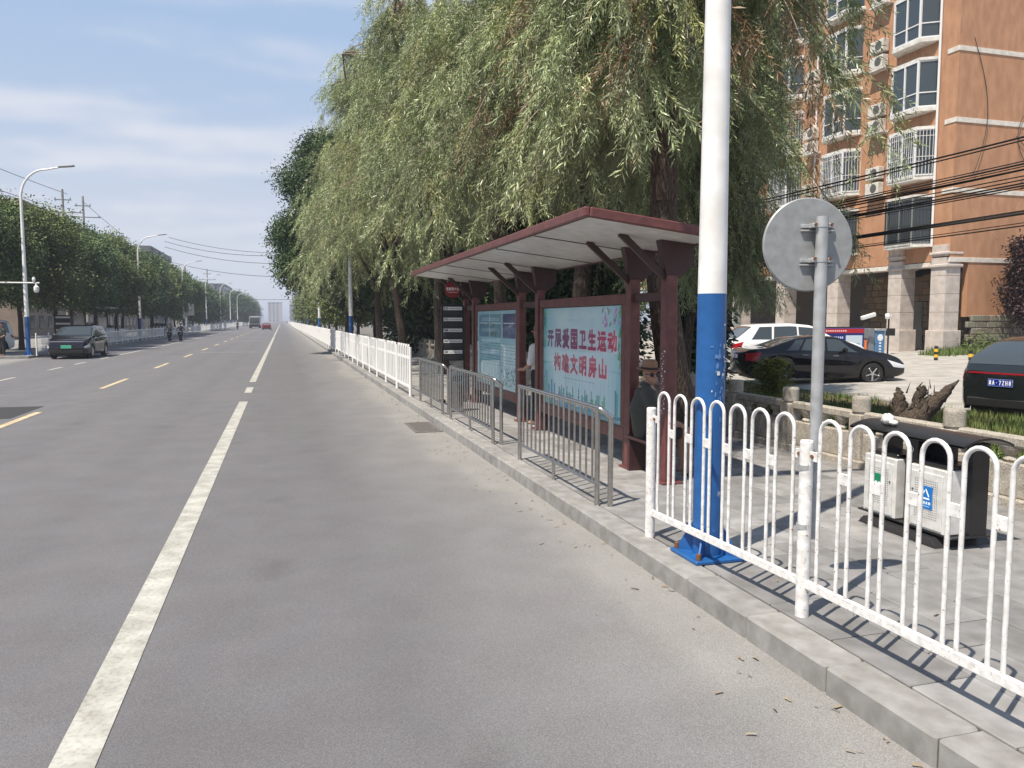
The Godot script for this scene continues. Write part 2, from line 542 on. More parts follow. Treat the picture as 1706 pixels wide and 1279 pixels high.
func _ready() -> void:
	rng.seed = 1
	# camera
	var cam := Camera3D.new()
	cam.name = "camera"
	add_child(cam)
	cam.position = Vector3(0, 2.0, 0)
	cam.rotation = Vector3(-deg_to_rad(4.683), -deg_to_rad(16.364), 0)
	cam.fov = 52.387
	cam.near = 0.05
	cam.far = 6000.0
	# sky, exposure, air
	var e := Environment.new()
	e.background_mode = Environment.BG_SKY
	var sk := Sky.new()
	var sm := PanoramaSkyMaterial.new()
	sm.panorama = sky_picture()
	sk.sky_material = sm
	e.sky = sk
	e.tonemap_mode = Environment.TONE_MAPPER_LINEAR
	e.tonemap_exposure = 1.32
	e.sdfgi_enabled = true
	e.ssao_enabled = true
	e.ssil_enabled = true
	e.fog_enabled = true
	e.fog_density = 0.0007
	e.fog_light_color = Color(0.80, 0.83, 0.90)
	var we := WorldEnvironment.new()
	we.name = "world"
	we.environment = e
	add_child(we)
	# sun: behind the camera's left shoulder, high
	var sun := DirectionalLight3D.new()
	sun.name = "sun"
	add_child(sun)
	var travel := Vector3(1.0, 0.0, -0.58).normalized() * cos(deg_to_rad(61.5)) + Vector3.DOWN * sin(deg_to_rad(61.5))
	sun.look_at_from_position(Vector3(-30, 60, 30), Vector3(-30, 60, 30) + travel)
	sun.light_energy = 1.6
	sun.light_color = Color(1.0, 0.955, 0.89)
	sun.light_angular_distance = 0.5
	sun.shadow_enabled = true
	make_materials()
	make_prints()
	build_ground()
	building()
	far_side()
	shelter()
	balustrade()
	near_fence()
	far_fences()
	barrier("crowd_barrier", "nearest stainless steel crowd barrier at the kerb", -7.12, -9.82)
	barrier("crowd_barrier", "middle stainless steel crowd barrier at the kerb", -11.15, -14.25)
	barrier("crowd_barrier", "farthest stainless steel crowd barrier beside the white fence", -15.0, -17.6)
	lamps()
	round_sign()
	litter_bin()
	stop_board()
	gate_things()
	cables()
	vehicles()
	people()
	plants()

# ---------------------------------------------------------------- lettering and print, drawn stroke by stroke
const GLYPH := {
	"开": "15,20 85,20;8,48 92,48;35,20 35,50 15,92;66,20 66,92",
	"展": "18,12 85,12 85,34 18,34;18,12 18,55 8,92;40,36 40,62;62,36 62,62;28,48 86,48;22,63 92,63;38,64 38,92 54,82;72,68 54,78;50,64 92,92",
	"爱": "80,8 20,16;25,22 32,34;48,20 51,34;75,18 66,34;10,54 10,42 90,42 86,54;25,57 78,57;45,46 38,66 10,92;38,70 74,70 25,94;42,74 90,94",
	"国": "12,10 88,10 88,92 12,92 12,10;28,28 72,28;32,48 68,48;26,74 74,74;50,28 50,74;60,58 67,66",
	"卫": "20,16 75,16 75,50 66,54;45,16 45,86;8,88 92,88",
	"生": "28,10 14,42;22,32 85,32;24,58 80,58;8,90 92,90;50,8 50,90",
	"运": "46,18 84,18;36,40 92,40;60,40 44,72 84,68;74,54 88,78;14,14 24,24;8,42 24,42 24,76 8,90;24,78 40,90 94,90",
	"动": "14,22 44,22;6,44 50,44;28,44 14,78 44,72;38,58 48,80;54,34 92,34 88,86 76,84;72,10 70,50 50,92",
	"构": "6,30 42,30;24,8 24,92;24,34 6,66;26,40 40,54;58,8 48,38;54,24 92,24 88,86 76,84;66,40 56,66 78,64;72,54 82,72",
	"建": "44,18 82,18 82,46;36,32 94,32;44,46 82,46;42,60 86,60;36,74 92,74;62,6 62,86;10,16 28,16 14,44 28,44 10,84;8,56 36,86 94,92",
	"文": "46,6 54,18;8,28 92,28;72,30 50,66 10,92;26,32 50,66 92,92",
	"明": "10,16 38,16 38,80 10,80 10,16;10,48 38,48;54,10 86,10 86,90 76,88;54,10 54,60 44,92;54,34 86,34;54,56 86,56",
	"房": "50,4 54,12;20,16 84,16 84,38;20,38 84,38;20,16 20,60 8,92;54,42 56,52;26,56 92,56;44,58 40,78 24,92;44,70 78,70 74,92 64,90",
	"山": "50,10 50,86;14,38 14,86 86,86;86,38 86,88",
	"田": "14,14 86,14 86,88 14,88 14,14;14,50 86,50;50,14 50,88",
	"家": "48,4 54,12;10,28 10,18 90,18 88,28;26,34 76,34;58,34 10,60;40,46 56,66 56,86 44,92;44,58 10,78;50,70 10,94;80,44 58,58;54,54 92,90",
	"园": "12,10 88,10 88,92 12,92 12,10;30,28 70,28;24,46 76,46;44,46 38,62 24,76;58,46 58,72 76,72 76,64",
	"小": "50,8 50,88 40,84;28,36 12,70;70,34 90,68",
	"区": "86,12 14,12 14,88 90,88;68,26 30,74;32,30 72,74",
	"京": "50,4 50,16;10,20 90,20;28,34 72,34 72,54 28,54 28,34;50,54 50,90 42,88;30,66 14,84;70,66 88,84",
	"可": "10,14 90,14;74,14 74,88 62,84;24,34 54,34 54,64 24,64 24,34",
	"回": "12,12 88,12 88,90 12,90 12,12;34,36 66,36 66,64 34,64 34,36",
	"收": "16,20 16,66 40,58;38,8 38,92;60,6 50,36;56,26 92,26;82,28 46,92;56,44 92,92",
	"物": "20,12 12,36;16,30 42,30;30,6 30,92;8,66 42,54;58,8 46,40;54,26 92,26 86,88 76,84;66,28 48,60;78,30 52,78",
	"其": "10,22 90,22;30,8 30,68;70,8 70,68;30,38 70,38;30,52 70,52;8,68 92,68;34,74 14,92;66,74 88,92",
	"他": "28,8 8,46;20,34 20,92;40,40 86,28 84,60 74,58;62,10 62,68;46,24 46,84 90,84 90,70",
	"A": "14,92 50,8 86,92;28,62 72,62", "7": "18,10 82,10 42,92", "Z": "18,10 82,10 18,90 82,90", "H": "20,8 20,92;80,8 80,92;20,50 80,50",
	"8": "50,8 78,20 74,40 26,56 20,78 50,92 80,78 74,56 26,40 22,20 50,8", "·": "46,50 54,50",
	"3": "22,16 50,8 78,22 50,48 80,70 50,92 20,82", "5": "78,10 28,10 24,44 60,42 80,66 56,92 20,84", "9": "76,36 50,52 26,34 50,8 76,30 66,92", "0": "50,8 78,30 78,70 50,92 22,70 22,30 50,8",
}

func stroke(im: Image, a: Vector2, b: Vector2, w: float, col: Color) -> void:
	var x0 := maxi(0, int(minf(a.x, b.x) - w))
	var x1 := mini(im.get_width() - 1, int(maxf(a.x, b.x) + w) + 1)
	var y0 := maxi(0, int(minf(a.y, b.y) - w))
	var y1 := mini(im.get_height() - 1, int(maxf(a.y, b.y) + w) + 1)
	for y in range(y0, y1 + 1):
		for x in range(x0, x1 + 1):
			var p := Vector2(x + 0.5, y + 0.5)
			var q := Geometry2D.get_closest_point_to_segment(p, a, b)
			var k := clampf(w * 0.5 - p.distance_to(q) + 0.5, 0.0, 1.0)
			if k > 0.0:
				im.set_pixel(x, y, im.get_pixel(x, y).lerp(col, k))

func write(im: Image, text: String, x: float, y: float, w: float, h: float, pitch: float, thick: float, col: Color, col2 := Color(-1, 0, 0)) -> void:
	for i in text.length():
		var g: String = GLYPH.get(text[i], "")
		var cc := col if col2.r < 0.0 else col.lerp(col2, float(i) / maxi(1, text.length() - 1))
		for s in g.split(";", false):
			var last := Vector2.INF
			for t in s.split(" "):
				var q := t.split(",")
				var p := Vector2(x + i * pitch + float(q[0]) * w / 100.0, y + float(q[1]) * h / 100.0)
				if last != Vector2.INF:
					stroke(im, last, p, thick, cc)
				last = p

func blank(w: int, h: int, col: Color) -> Image:
	var im := Image.create(w, h, false, Image.FORMAT_RGB8)
	im.fill(col)
	return im

func rect(im: Image, x: float, y: float, w: float, h: float, col: Color) -> void:
	im.fill_rect(Rect2i(int(x), int(y), maxi(1, int(w)), maxi(1, int(h))), col)

func make_prints() -> void:
	var r := RandomNumberGenerator.new()
	r.seed = 44
	# the health campaign poster
	var im := blank(768, 384, Color(0.70, 0.86, 0.90))
	gn.seed = 4
	gn.frequency = 0.006
	for y in 384:
		for x in 768:
			var k := gn.get_noise_2d(x, y) * 0.5 + 0.5
			var e := clampf(absf(x - 384.0) / 384.0, 0, 1)
			var col := Color(0.83, 0.92, 0.95).lerp(Color(0.72, 0.88, 0.91), k)
			col = col.lerp(Color(0.30, 0.68, 0.72), pow(e, 7.0) * 0.9)
			im.set_pixel(x, y, col)
	for i in 26:      # sprigs of leaves and blossom in the upper corners
		var p := Vector2(r.randf_range(600, 740), r.randf_range(4, 60))
		stroke(im, p, p + Vector2(r.randf_range(-10, 10), 8), r.randf_range(6, 14), [Color(0.74, 0.55, 0.80), Color(0.80, 0.66, 0.86), Color(0.30, 0.62, 0.42)][i % 3])
		var q := Vector2(r.randf_range(0, 26), r.randf_range(0, 150))
		stroke(im, q, q + Vector2(6, 12), r.randf_range(5, 12), [Color(0.16, 0.55, 0.62), Color(0.30, 0.66, 0.42)][i % 2])
		var s := Vector2(r.randf_range(736, 766), r.randf_range(0, 200))
		stroke(im, s, s + Vector2(-6, 16), r.randf_range(5, 12), [Color(0.12, 0.55, 0.32), Color(0.25, 0.65, 0.45)][i % 2])
	for i in 44:      # a skyline along the lower edge
		var x := r.randf_range(0, 740)
		var h := r.randf_range(14, 60) + 70.0 * pow(absf(x - 384.0) / 384.0, 3.0)
		var w := r.randf_range(10, 24)
		var cc: Color = [Color(0.12, 0.55, 0.66), Color(0.22, 0.66, 0.66), Color(0.30, 0.60, 0.80), Color(0.35, 0.72, 0.60), Color(0.10, 0.42, 0.58)][i % 5]
		rect(im, x, 368 - h, w, h, cc)
		for k in int(h / 8):
			rect(im, x + 2, 368 - h + 3 + k * 8, w - 4, 2, cc.lightened(0.4))
	for i in 6:
		var x := 210.0 + 60 * i
		stroke(im, Vector2(x, 300), Vector2(x, 366), 7, Color(0.15, 0.50, 0.55))
		stroke(im, Vector2(x - 12, 330), Vector2(x + 12, 330), 4, Color(0.18, 0.58, 0.55))
	for i in 60:
		stroke(im, Vector2(r.randf_range(0, 768), 384 - r.randf_range(0, 22)), Vector2(r.randf_range(0, 768), 384), r.randf_range(3, 9), [Color(0.25, 0.62, 0.80), Color(0.28, 0.68, 0.55), Color(0.16, 0.52, 0.72)][i % 3])
	for pass_ in 2:
		var o: float = [3.0, 0.0][pass_]
		var thick: float = [18.0, 12.5][pass_]
		var c1: Color = [Color(0.86, 0.88, 0.92), Color(0.36, 0.14, 0.40)][pass_]
		var c2: Color = [Color(0.90, 0.88, 0.92), Color(0.78, 0.10, 0.34)][pass_]
		write(im, "开展爱国卫生运动", 44 + o, 78 + o, 76, 76, 86, thick, c1, c2)
		write(im, "构建文明房山", 124 + o, 174 + o, 76, 74, 89, thick, c1 if pass_ == 0 else Color(0.62, 0.10, 0.32), c2)
	for i in 24:
		rect(im, 232 + i * 13, 264 + (i % 3), 8, 4, Color(0.45, 0.66, 0.74))
	picture("poster_health", im)
	# the information poster
	im = blank(512, 320, Color(0.66, 0.84, 0.87))
	for y in 320:
		for x in 512:
			im.set_pixel(x, y, Color(0.78, 0.90, 0.92).lerp(Color(0.55, 0.80, 0.84), gn.get_noise_2d(x * 2, y * 2 + 900) * 0.5 + 0.5))
	for k in 3:
		var x: float = [20, 178, 342][k]
		var w: float = [146, 150, 150][k]
		rect(im, x, 14, w, 98, [Color(0.42, 0.62, 0.72), Color(0.46, 0.66, 0.70), Color(0.06, 0.17, 0.42)][k])
		for i in 60:
			var p := Vector2(x + r.randf_range(8, w - 10), r.randf_range(52, 106))
			stroke(im, p, p + Vector2(r.randf_range(-8, 8), r.randf_range(-6, 3)), r.randf_range(3, 9), [Color(0.25, 0.38, 0.40), Color(0.62, 0.68, 0.64), Color(0.34, 0.46, 0.40), Color(0.40, 0.60, 0.74)][i % 4] if k < 2 else [Color(0.10, 0.26, 0.52), Color(0.05, 0.12, 0.32), Color(0.25, 0.45, 0.66)][i % 3])
		rect(im, x + 10, 50, w - 20, 4, Color(0.88, 0.95, 0.97))
	for i in 8:
		for k in 34:
			if r.randf() < 0.86:
				rect(im, 24 + k * 14, 134 + i * 12 + (6 if i > 3 else 0), 10, 5, Color(0.30, 0.55, 0.62).lightened(r.randf() * 0.3))
	for i in 90:
		var p := Vector2(r.randf_range(330, 500), r.randf_range(232, 312))
		stroke(im, p, p + Vector2(r.randf_range(-10, 10), r.randf_range(-8, 8)), r.randf_range(3, 9), [Color(0.08, 0.34, 0.40), Color(0.12, 0.46, 0.50), Color(0.35, 0.62, 0.64)][i % 3])
	picture("poster_info", im)
	# stop sign: a red disc with the name of the stop in white
	im = blank(128, 128, Color(0.50, 0.045, 0.06))
	write(im, "田家园小区", 12, 44, 19, 26, 21.5, 3.6, Color(0.95, 0.95, 0.95))
	rect(im, 14, 80, 100, 2, Color(0.9, 0.88, 0.88))
	rect(im, 26, 86, 76, 3, Color(0.86, 0.8, 0.8))
	picture("stop_name", im)
	for k in 5:    # route plates of the stop board
		im = blank(160, 76, Color(0.035, 0.035, 0.04))
		rect(im, 4, 3, 152, 26, Color(0.84, 0.84, 0.84))
		if k < 2:
			write(im, ["835", "993"][k], 9, 7, 10, 18, 12, 3, Color(0.15, 0.15, 0.16))
		else:
			rect(im, 9, 8, 32, 16, Color(0.45, 0.45, 0.46))
		for i in 9:
			rect(im, 52 + i * 11, 12 + i % 2, 8, 9, Color(0.55, 0.55, 0.56))
		for i in 15:
			rect(im, 6 + i * 10, 38, 5, 32 if i % 3 else 24, Color(0.17, 0.17, 0.18))
		picture("route%d" % k, im, 0.4)
	# litter bin labels
	im = blank(96, 128, Color(0.04, 0.44, 0.76))
	var tr := [Vector2(48, 14), Vector2(80, 70), Vector2(16, 70)]
	for i in 3:
		var a: Vector2 = tr[i]
		var b: Vector2 = tr[(i + 1) % 3]
		stroke(im, a.lerp(b, 0.1), a.lerp(b, 0.72), 9, Color.WHITE)
	write(im, "可回收物", 12, 86, 16, 18, 19, 2.6, Color.WHITE)
	rect(im, 18, 112, 60, 3, Color(0.8, 0.9, 1.0))
	picture("label_recycle", im)
	im = blank(96, 128, Color(0.03, 0.50, 0.34))
	write(im, "其他", 20, 46, 26, 26, 30, 4, Color.WHITE)
	for k in 3:
		rect(im, 22, 82 + k * 12, 52, 4, Color(0.75, 0.9, 0.82))
	picture("label_other", im)
	im = blank(48, 128, Color(0.015, 0.015, 0.017))
	for k in 16:
		var a := TAU * k / 16
		stroke(im, Vector2(24, 24) + Vector2(cos(a), sin(a)) * 13, Vector2(24, 24) + Vector2(cos(a + 0.3), sin(a + 0.3)) * 13, 9 if k % 5 else 2, Color(0.85, 0.85, 0.85))
	for k in 3:
		for j in 3:
			rect(im, 11, 52 + k * 25 + j * 7, 24, 4, Color(0.8, 0.8, 0.8))
		rect(im, 21, 52 + k * 25, 4, 18, Color(0.8, 0.8, 0.8))
	picture("bin_mark", im)
	# number plates
	im = blank(220, 70, Color(0.015, 0.16, 0.55))
	for q in [[3, 3, 214, 2], [3, 65, 214, 2], [3, 3, 2, 64], [215, 3, 2, 64]]:
		rect(im, q[0], q[1], q[2], q[3], Color(0.8, 0.85, 0.95))
	write(im, "京A·7ZH87", 10, 13, 22, 44, 29, 6.5, Color.WHITE)
	picture("number_blue", im, 0.3)
	im = blank(220, 70, Color(0.35, 0.78, 0.62))
	for i in 8:
		rect(im, 14 + i * 25, 18, 15, 34, Color(0.16, 0.36, 0.30))
		rect(im, 18 + i * 25, 24, 7, 8 + i % 3 * 4, Color(0.35, 0.78, 0.62))
	picture("number_green", im, 0.3)
	# banner on the advert board at the gate
	im = blank(512, 96, Color(0.03, 0.09, 0.40))
	rect(im, 0, 0, 512, 16, Color(0.66, 0.06, 0.10))
	for i in 30:
		rect(im, 20 + i * 13, 5, 8, 6, Color(0.9, 0.75, 0.75))
	rect(im, 402, 24, 102, 66, Color(0.74, 0.80, 0.84))
	rect(im, 418, 52, 70, 30, Color(0.45, 0.58, 0.70))
	for i in 5:
		rect(im, 330 + i * 12, 28, 8, 8, Color(0.75, 0.8, 0.95))
	for i in 22:
		rect(im, 18 + i * 13, 44, 9, 12, Color(0.62, 0.68, 0.88))
	picture("gate_banner", im)

func panel_of(w: float, h: float, t := 0.004) -> MB:     # a thin plate facing +z, picture on its face
	var b := MB.new()
	var x := w * 0.5
	var y := h * 0.5
	b.quad(Vector3(-x, -y, t), Vector3(x, -y, t), Vector3(x, y, t), Vector3(-x, y, t), Vector3.BACK)
	b.quad(Vector3(-x, -y, 0), Vector3(x, -y, 0), Vector3(x, -y, t), Vector3(-x, -y, t), Vector3.DOWN)
	b.quad(Vector3(-x, y, 0), Vector3(x, y, 0), Vector3(x, y, t), Vector3(-x, y, t), Vector3.UP)
	b.quad(Vector3(-x, -y, 0), Vector3(-x, y, 0), Vector3(-x, y, t), Vector3(-x, -y, t), Vector3.LEFT)
	b.quad(Vector3(x, -y, 0), Vector3(x, y, 0), Vector3(x, y, t), Vector3(x, -y, t), Vector3.RIGHT)
	return b

# ---------------------------------------------------------------- the setting
const KX := 2.75            # kerb face, east side
const LX := -12.7           # kerb face, west side

func lot_y(x: float) -> float:
	return clampf((x - 12.0) * 0.037, 0.0, 0.58)

func build_ground() -> void:
	gn.frequency = 1.0
	var b := MB.new()
	b.sheet(-2500, 2500, -3000, 300, -0.03)
	struct("ground", b, M.ground)
	# carriageway: one gridded sheet whose tint carries dust and tyre polish
	b = MB.new()
	b.tinted = true
	gn.seed = 7
	gn.fractal_octaves = 4
	gn.frequency = 0.5
	var shade := func(p: Vector3) -> Color:
		var k := 0.188 + 0.006 * gn.get_noise_2d(p.x * 0.7, p.z * 0.2) + 0.006 * gn.get_noise_2d(p.x * 1.4 + 40.0, p.z * 1.0)
		var polish := exp(-pow((p.x + 3.9) / 0.35, 2)) + exp(-pow((p.x + 2.2) / 0.35, 2)) + exp(-pow((p.x + 7.9) / 0.35, 2)) + exp(-pow((p.x + 6.2) / 0.35, 2))
		k *= 1.0 - 0.07 * polish
		k *= 1.0 - 0.06 * smoothstep(-1.1, -0.6, p.x) * smoothstep(1.3, 0.5, p.x + 0.3 * gn.get_noise_2d(3.0, p.z * 0.3))
		var spot := gn.get_noise_2d(p.x * 5.0 + 90.0, p.z * 4.0)
		k *= 1.0 - 0.16 * smoothstep(0.42, 0.62, spot)
		var col := Color(k, k * 0.99, k * 1.05)
		var d := KX - p.x + 0.22 * gn.get_noise_2d(p.x * 1.3, p.z * 0.8) + 0.35 * gn.get_noise_2d(9.0, p.z * 0.25)
		var dust := 0.9 * smoothstep(0.7, 0.05, d) + 0.42 * smoothstep(2.3, 0.5, d)
		var dl := p.x - LX + 0.3 * gn.get_noise_2d(p.x, p.z * 0.4)
		dust += 0.6 * smoothstep(1.0, 0.1, dl)
		if p.z > -45.5:
			dust += 0.7 * smoothstep(-12.2, -13.2, p.x)
		return col.lerp(Color(0.35, 0.342, 0.325), clampf(dust, 0, 0.92))
	var zs := PackedFloat32Array()
	var z := 8.0
	while z > -260.0:
		zs.append(z)
		z -= 0.22 if z > -16.0 else 0.5 if z > -50.0 else 4.0
	zs.append(-800.0)
	zs.append(-2400.0)
	var xs := PackedFloat32Array()
	for i in 72:
		xs.append(lerpf(-20.0 if i == 0 else -13.0, KX + 0.05, i / 71.0) if i else -24.0)
	b.grid(func(u: float, v: float) -> Vector3: return Vector3(xs[int(round(u * 71))], 0.0, zs[int(round(v * (zs.size() - 1)))]), 71, zs.size() - 1, shade, 1.0)
	struct("road", b, M.asphalt)
	markings()
	east_pavement()
	# west pavement and kerb
	b = MB.new()
	b.bx(Vector3(-18.5, 0.06, -400), Vector3(11.3, 0.14, 708), 0.0)
	struct("pavement_west", b, M.pavement)
	b = MB.new()
	for k in 60:
		b.bx(Vector3(LX - 0.1, 0.07, -46.5 - k * 1.0), Vector3(0.22, 0.16, 0.985), 0.015)
	b.bx(Vector3(LX - 0.1, 0.07, -400), Vector3(0.22, 0.16, 587), 0.015)
	struct("kerb_west", b, M.kerb2)
	# car park of the apartment block, rising towards the building
	b = MB.new()
	b.grid(func(u: float, v: float) -> Vector3:
		var x := lerpf(13.1, 60.0, u)
		return Vector3(x, lot_y(x), lerpf(4.0, -70.0, v)), 24, 4)
	struct("parking_lot", b, M.lot)
	b = MB.new()
	b.bx(Vector3(10.05, 0.08, -32), Vector3(5.9, 0.16, 70), 0.0)
	struct("verge", b, M.earth)
	var kb := struct("verge_kerb", MB.new_box(Vector3(13.08, 0.05, -52), Vector3(0.16, 0.3, 20)), M.kerb3)
	var st := MB.new_box(Vector3.ZERO, Vector3(0.16, 0.3, 0.985), 0.012).mesh()
	for k in 44:
		piece("kerbstone", st, M["kerb%d" % (k % 4)], kb, Vector3(13.08, 0.05, 1.5 - k))
	grass_tufts()

func strip(called: String, x: float, w: float, z0: float, z1: float, m: Material, yaw := 0.0) -> void:
	var b := MB.new()
	b.sheet(x - w * 0.5, x + w * 0.5, minf(z0, z1), maxf(z0, z1), 0.005)
	var o := part(called, b, m, self)
	o.set_meta("kind", "structure")

func markings() -> void:
	strip("edge_line_marking", -0.95, 0.2, 3.0, -20.15, M.line_white)
	strip("edge_line_marking", -0.95, 0.19, -22.55, -24.4, M.line_white)
	strip("edge_line_marking", -0.96, 0.2, -26.5, -100.0, M.line_white)
	strip("edge_line_marking", -0.98, 0.2, -104.0, -420.0, M.line_white)
	for k in 24:
		strip("centre_dash_marking", -5.12, 0.15, -15.1 - 10.1 * k, -19.1 - 10.1 * k, M.line_yellow)
	strip("lane_dash_marking", -9.0, 0.15, -24.0, -31.0, M.line_white)
	strip("lane_dash_marking", -9.02, 0.15, -35.2, -37.2, M.line_white)
	strip("lane_dash_marking", -9.02, 0.15, -39.3, -41.4, M.line_white)
	strip("lane_dash_marking", -9.02, 0.15, -44.4, -46.6, M.line_white)
	strip("lane_line_marking", -9.0, 0.15, -49.5, -150.0, M.line_white)
	var b := MB.new()        # faded stop bars across the through lane
	strip("stop_bar_marking", -3.3, 3.2, -51.5, -51.9, M.line_faint)
	strip("stop_bar_marking", -3.3, 3.2, -78.5, -79.0, M.line_faint)
	strip("stop_bar_marking", -3.3, 3.2, -96.5, -97.2, M.line_faint)
	# patched asphalt
	b.sheet(-6.9, -5.35, -20.4, -18.0, 0.003)
	part("asphalt_patch", b, M.bitumen, self).set_meta("kind", "structure")
	# gully grate set into the gutter
	var g := thing("drain_grate", "rusty iron drain grate in the gutter beside the stainless barriers", "drain", Vector3(2.48, 0.0, -14.35))
	b = MB.new()
	b.bx(Vector3(0, 0.004, 0.66), Vector3(0.5, 0.024, 0.05), 0.004)
	b.bx(Vector3(0, 0.004, -0.66), Vector3(0.5, 0.024, 0.05), 0.004)
	b.bx(Vector3(-0.225, 0.005, 0), Vector3(0.05, 0.022, 1.27), 0.004)
	b.bx(Vector3(0.225, 0.005, 0), Vector3(0.05, 0.022, 1.27), 0.004)
	part("frame", b, M.grate, g)
	b = MB.new()
	b.sheet(-0.2, 0.2, -0.63, 0.63, 0.0015)
	part("pit", b, M.dark, g)
	var bar := MB.new_box(Vector3.ZERO, Vector3(0.4, 0.016, 0.045), 0.003).mesh()
	for k in 13:
		piece("bar", bar, M.grate, g, Vector3(0, 0.0065, -0.57 + k * 0.095))
	# scraps lying about
	var r := RandomNumberGenerator.new()
	r.seed = 91
	b = MB.new()
	for k in 260:
		var east := r.randf() < 0.75
		var x := KX - 0.03 - absf(r.randfn(0, 0.28)) if east else r.randf_range(3.1, 6.6)
		var zz := -r.randf_range(2.5, 22.0)
		var y := 0.008 if east else SW + 0.012
		var s := r.randf_range(0.008, 0.03)
		var t := Basis(Vector3.UP, r.randf() * TAU) * Basis(Vector3.RIGHT, r.randfn(0, 0.4))
		b.quad(Vector3(x, y, zz) + t * Vector3(-s, 0, -s * 0.3), Vector3(x, y, zz) + t * Vector3(s, 0.004, -s * 0.3), Vector3(x, y + 0.006, zz) + t * Vector3(s, 0.004, s * 0.3), Vector3(x, y, zz) + t * Vector3(-s, 0, s * 0.3), t * Vector3.UP)
	tag(part("fallen_leaves", b, M.bough, self), "dry leaves and scraps scattered along the gutter and pavement", "leaves", "", "stuff")

func east_pavement() -> void:
	var b := MB.new()
	b.bx(Vector3(5.1, 0.055, -400), Vector3(4.5, 0.16, 812), 0.0)
	var pav := struct("pavement", b, M.joint)
	# the far reach, too distant to tell its slabs apart
	b = MB.new()
	b.sheet(3.02, 7.1, -420, -16.9, SW - 0.006)
	part("far_paving", b, M.pavement, pav)
	# slabs 0.4 x 0.6 in running bond, from behind the kerb to the balustrade
	var forms := []
	for k in 3:
		forms.append(MB.new_box(Vector3.ZERO, Vector3(0.391, 0.06, 0.589), 0.006).mesh())
	var r := RandomNumberGenerator.new()
	r.seed = 5
	var n := 0
	var rest := MB.new()
	for row in 10:
		for k in 32:
			var z := -1.6 - 0.6 * k - (0.3 if row % 2 else 0.0)
			if z < -17.2:
				continue
			var x := 3.215 + 0.4 * row
			var y := SW - 0.03 + r.randfn(0, 0.0012)
			var near := Vector2(x, z).length() < 14.6 and z < -2.2
			if near and n < 255:
				var m: Material = M["slab%d" % r.randi_range(0, 3)]
				if row < 2 and r.randf() < 0.12 and z < -4.6 and z > -6.2:
					m = M.slab_warm
				piece("paving_slab", forms[0], m, pav, Vector3(x, y, z))
				n += 1
			else:
				rest.bx(Vector3(x, y, z), Vector3(0.392, 0.06, 0.591), 0.005)
	part("outer_paving", rest, M.slab1, pav).set_meta("kind", "stuff")
	# granite kerb
	b = MB.new()
	b.bx(Vector3(KX + 0.13, 0.06, -300), Vector3(0.25, 0.18, 500), 0.0)
	var kerb := struct("kerb", b, M.kerb1)
	var st := MB.new_box(Vector3.ZERO, Vector3(0.255, 0.2, 0.738), 0.014).mesh()
	for k in 66:
		piece("kerbstone", st, M["kerb%d" % r.randi_range(0, 3)], kerb, Vector3(KX + 0.1275 + r.randfn(0, 0.002), SW - 0.098 + r.randfn(0, 0.001), -0.8 - 0.747 * k))

func grass_tufts() -> void:
	var blade := MB.new()
	blade.tinted = true
	var r := RandomNumberGenerator.new()
	r.seed = 12
	for k in 14:
		var a := r.randf() * TAU
		var h := r.randf_range(0.05, 0.14)
		var d := Vector3(cos(a), 0, sin(a))
		var base := Vector3(r.randf_range(-0.05, 0.05), 0, r.randf_range(-0.05, 0.05))
		var side := d.cross(Vector3.UP) * 0.005
		var tip := base + Vector3.UP * h + d * r.randf_range(0.01, 0.08)
		blade.flat(base - side, base + side, tip, (d + Vector3.UP * 0.6).normalized())
	var spots: Array[Transform3D] = []
	var cols: Array[Color] = []
	gn.seed = 33
	gn.frequency = 0.5
	for k in 40000:
		var p := Vector3(r.randf_range(7.15, 12.9), 0.155, -2.0 - 30.0 * pow(r.randf(), 1.5))
		var dry := gn.get_noise_2d(p.x * 1.4, p.z * 1.4)
		if dry > 0.22 and r.randf() < 0.85:
			continue
		if p.z < -11.8 and r.randf() < 0.75:      # trodden bare earth
			continue
		spots.append(Transform3D(Basis(Vector3.UP, r.randf() * TAU).scaled(Vector3.ONE * r.randf_range(0.6, 1.7)), p))
		cols.append(Color(0.10, 0.155, 0.035).lerp(Color(0.19, 0.18, 0.065), clampf(dry * 1.5 + 0.35 + r.randfn(0, 0.25), 0, 1)))
	for k in 900:    # weeds at the foot of the building
		var x := r.randf_range(26.0, 32.0)
		spots.append(Transform3D(Basis(Vector3.UP, r.randf() * TAU).scaled(Vector3.ONE * r.randf_range(1.2, 3.2)), Vector3(x, lot_y(x), -26.3 + r.randfn(0, 0.3))))
		cols.append(Color(0.10, 0.15, 0.035) * r.randf_range(0.7, 1.2))
	var g := copies("grass", blade.mesh(), spots, cols, M.grass, self)
	tag(g, "short dry green grass on the strip behind the stone balustrade", "grass", "", "stuff")

func copies(called: String, m: Mesh, spots: Array[Transform3D], cols: Array[Color], mt: Material, parent: Node3D) -> MultiMeshInstance3D:
	var mm := MultiMesh.new()
	mm.transform_format = MultiMesh.TRANSFORM_3D
	mm.use_colors = true
	mm.mesh = m
	mm.instance_count = spots.size()
	for i in spots.size():
		mm.set_instance_transform(i, spots[i])
		mm.set_instance_color(i, cols[i])
	var o := MultiMeshInstance3D.new()
	o.name = fresh(called) if parent == self else called
	o.multimesh = mm
	o.material_override = mt
	o.set_meta("kind", "stuff")
	parent.add_child(o)
	return o

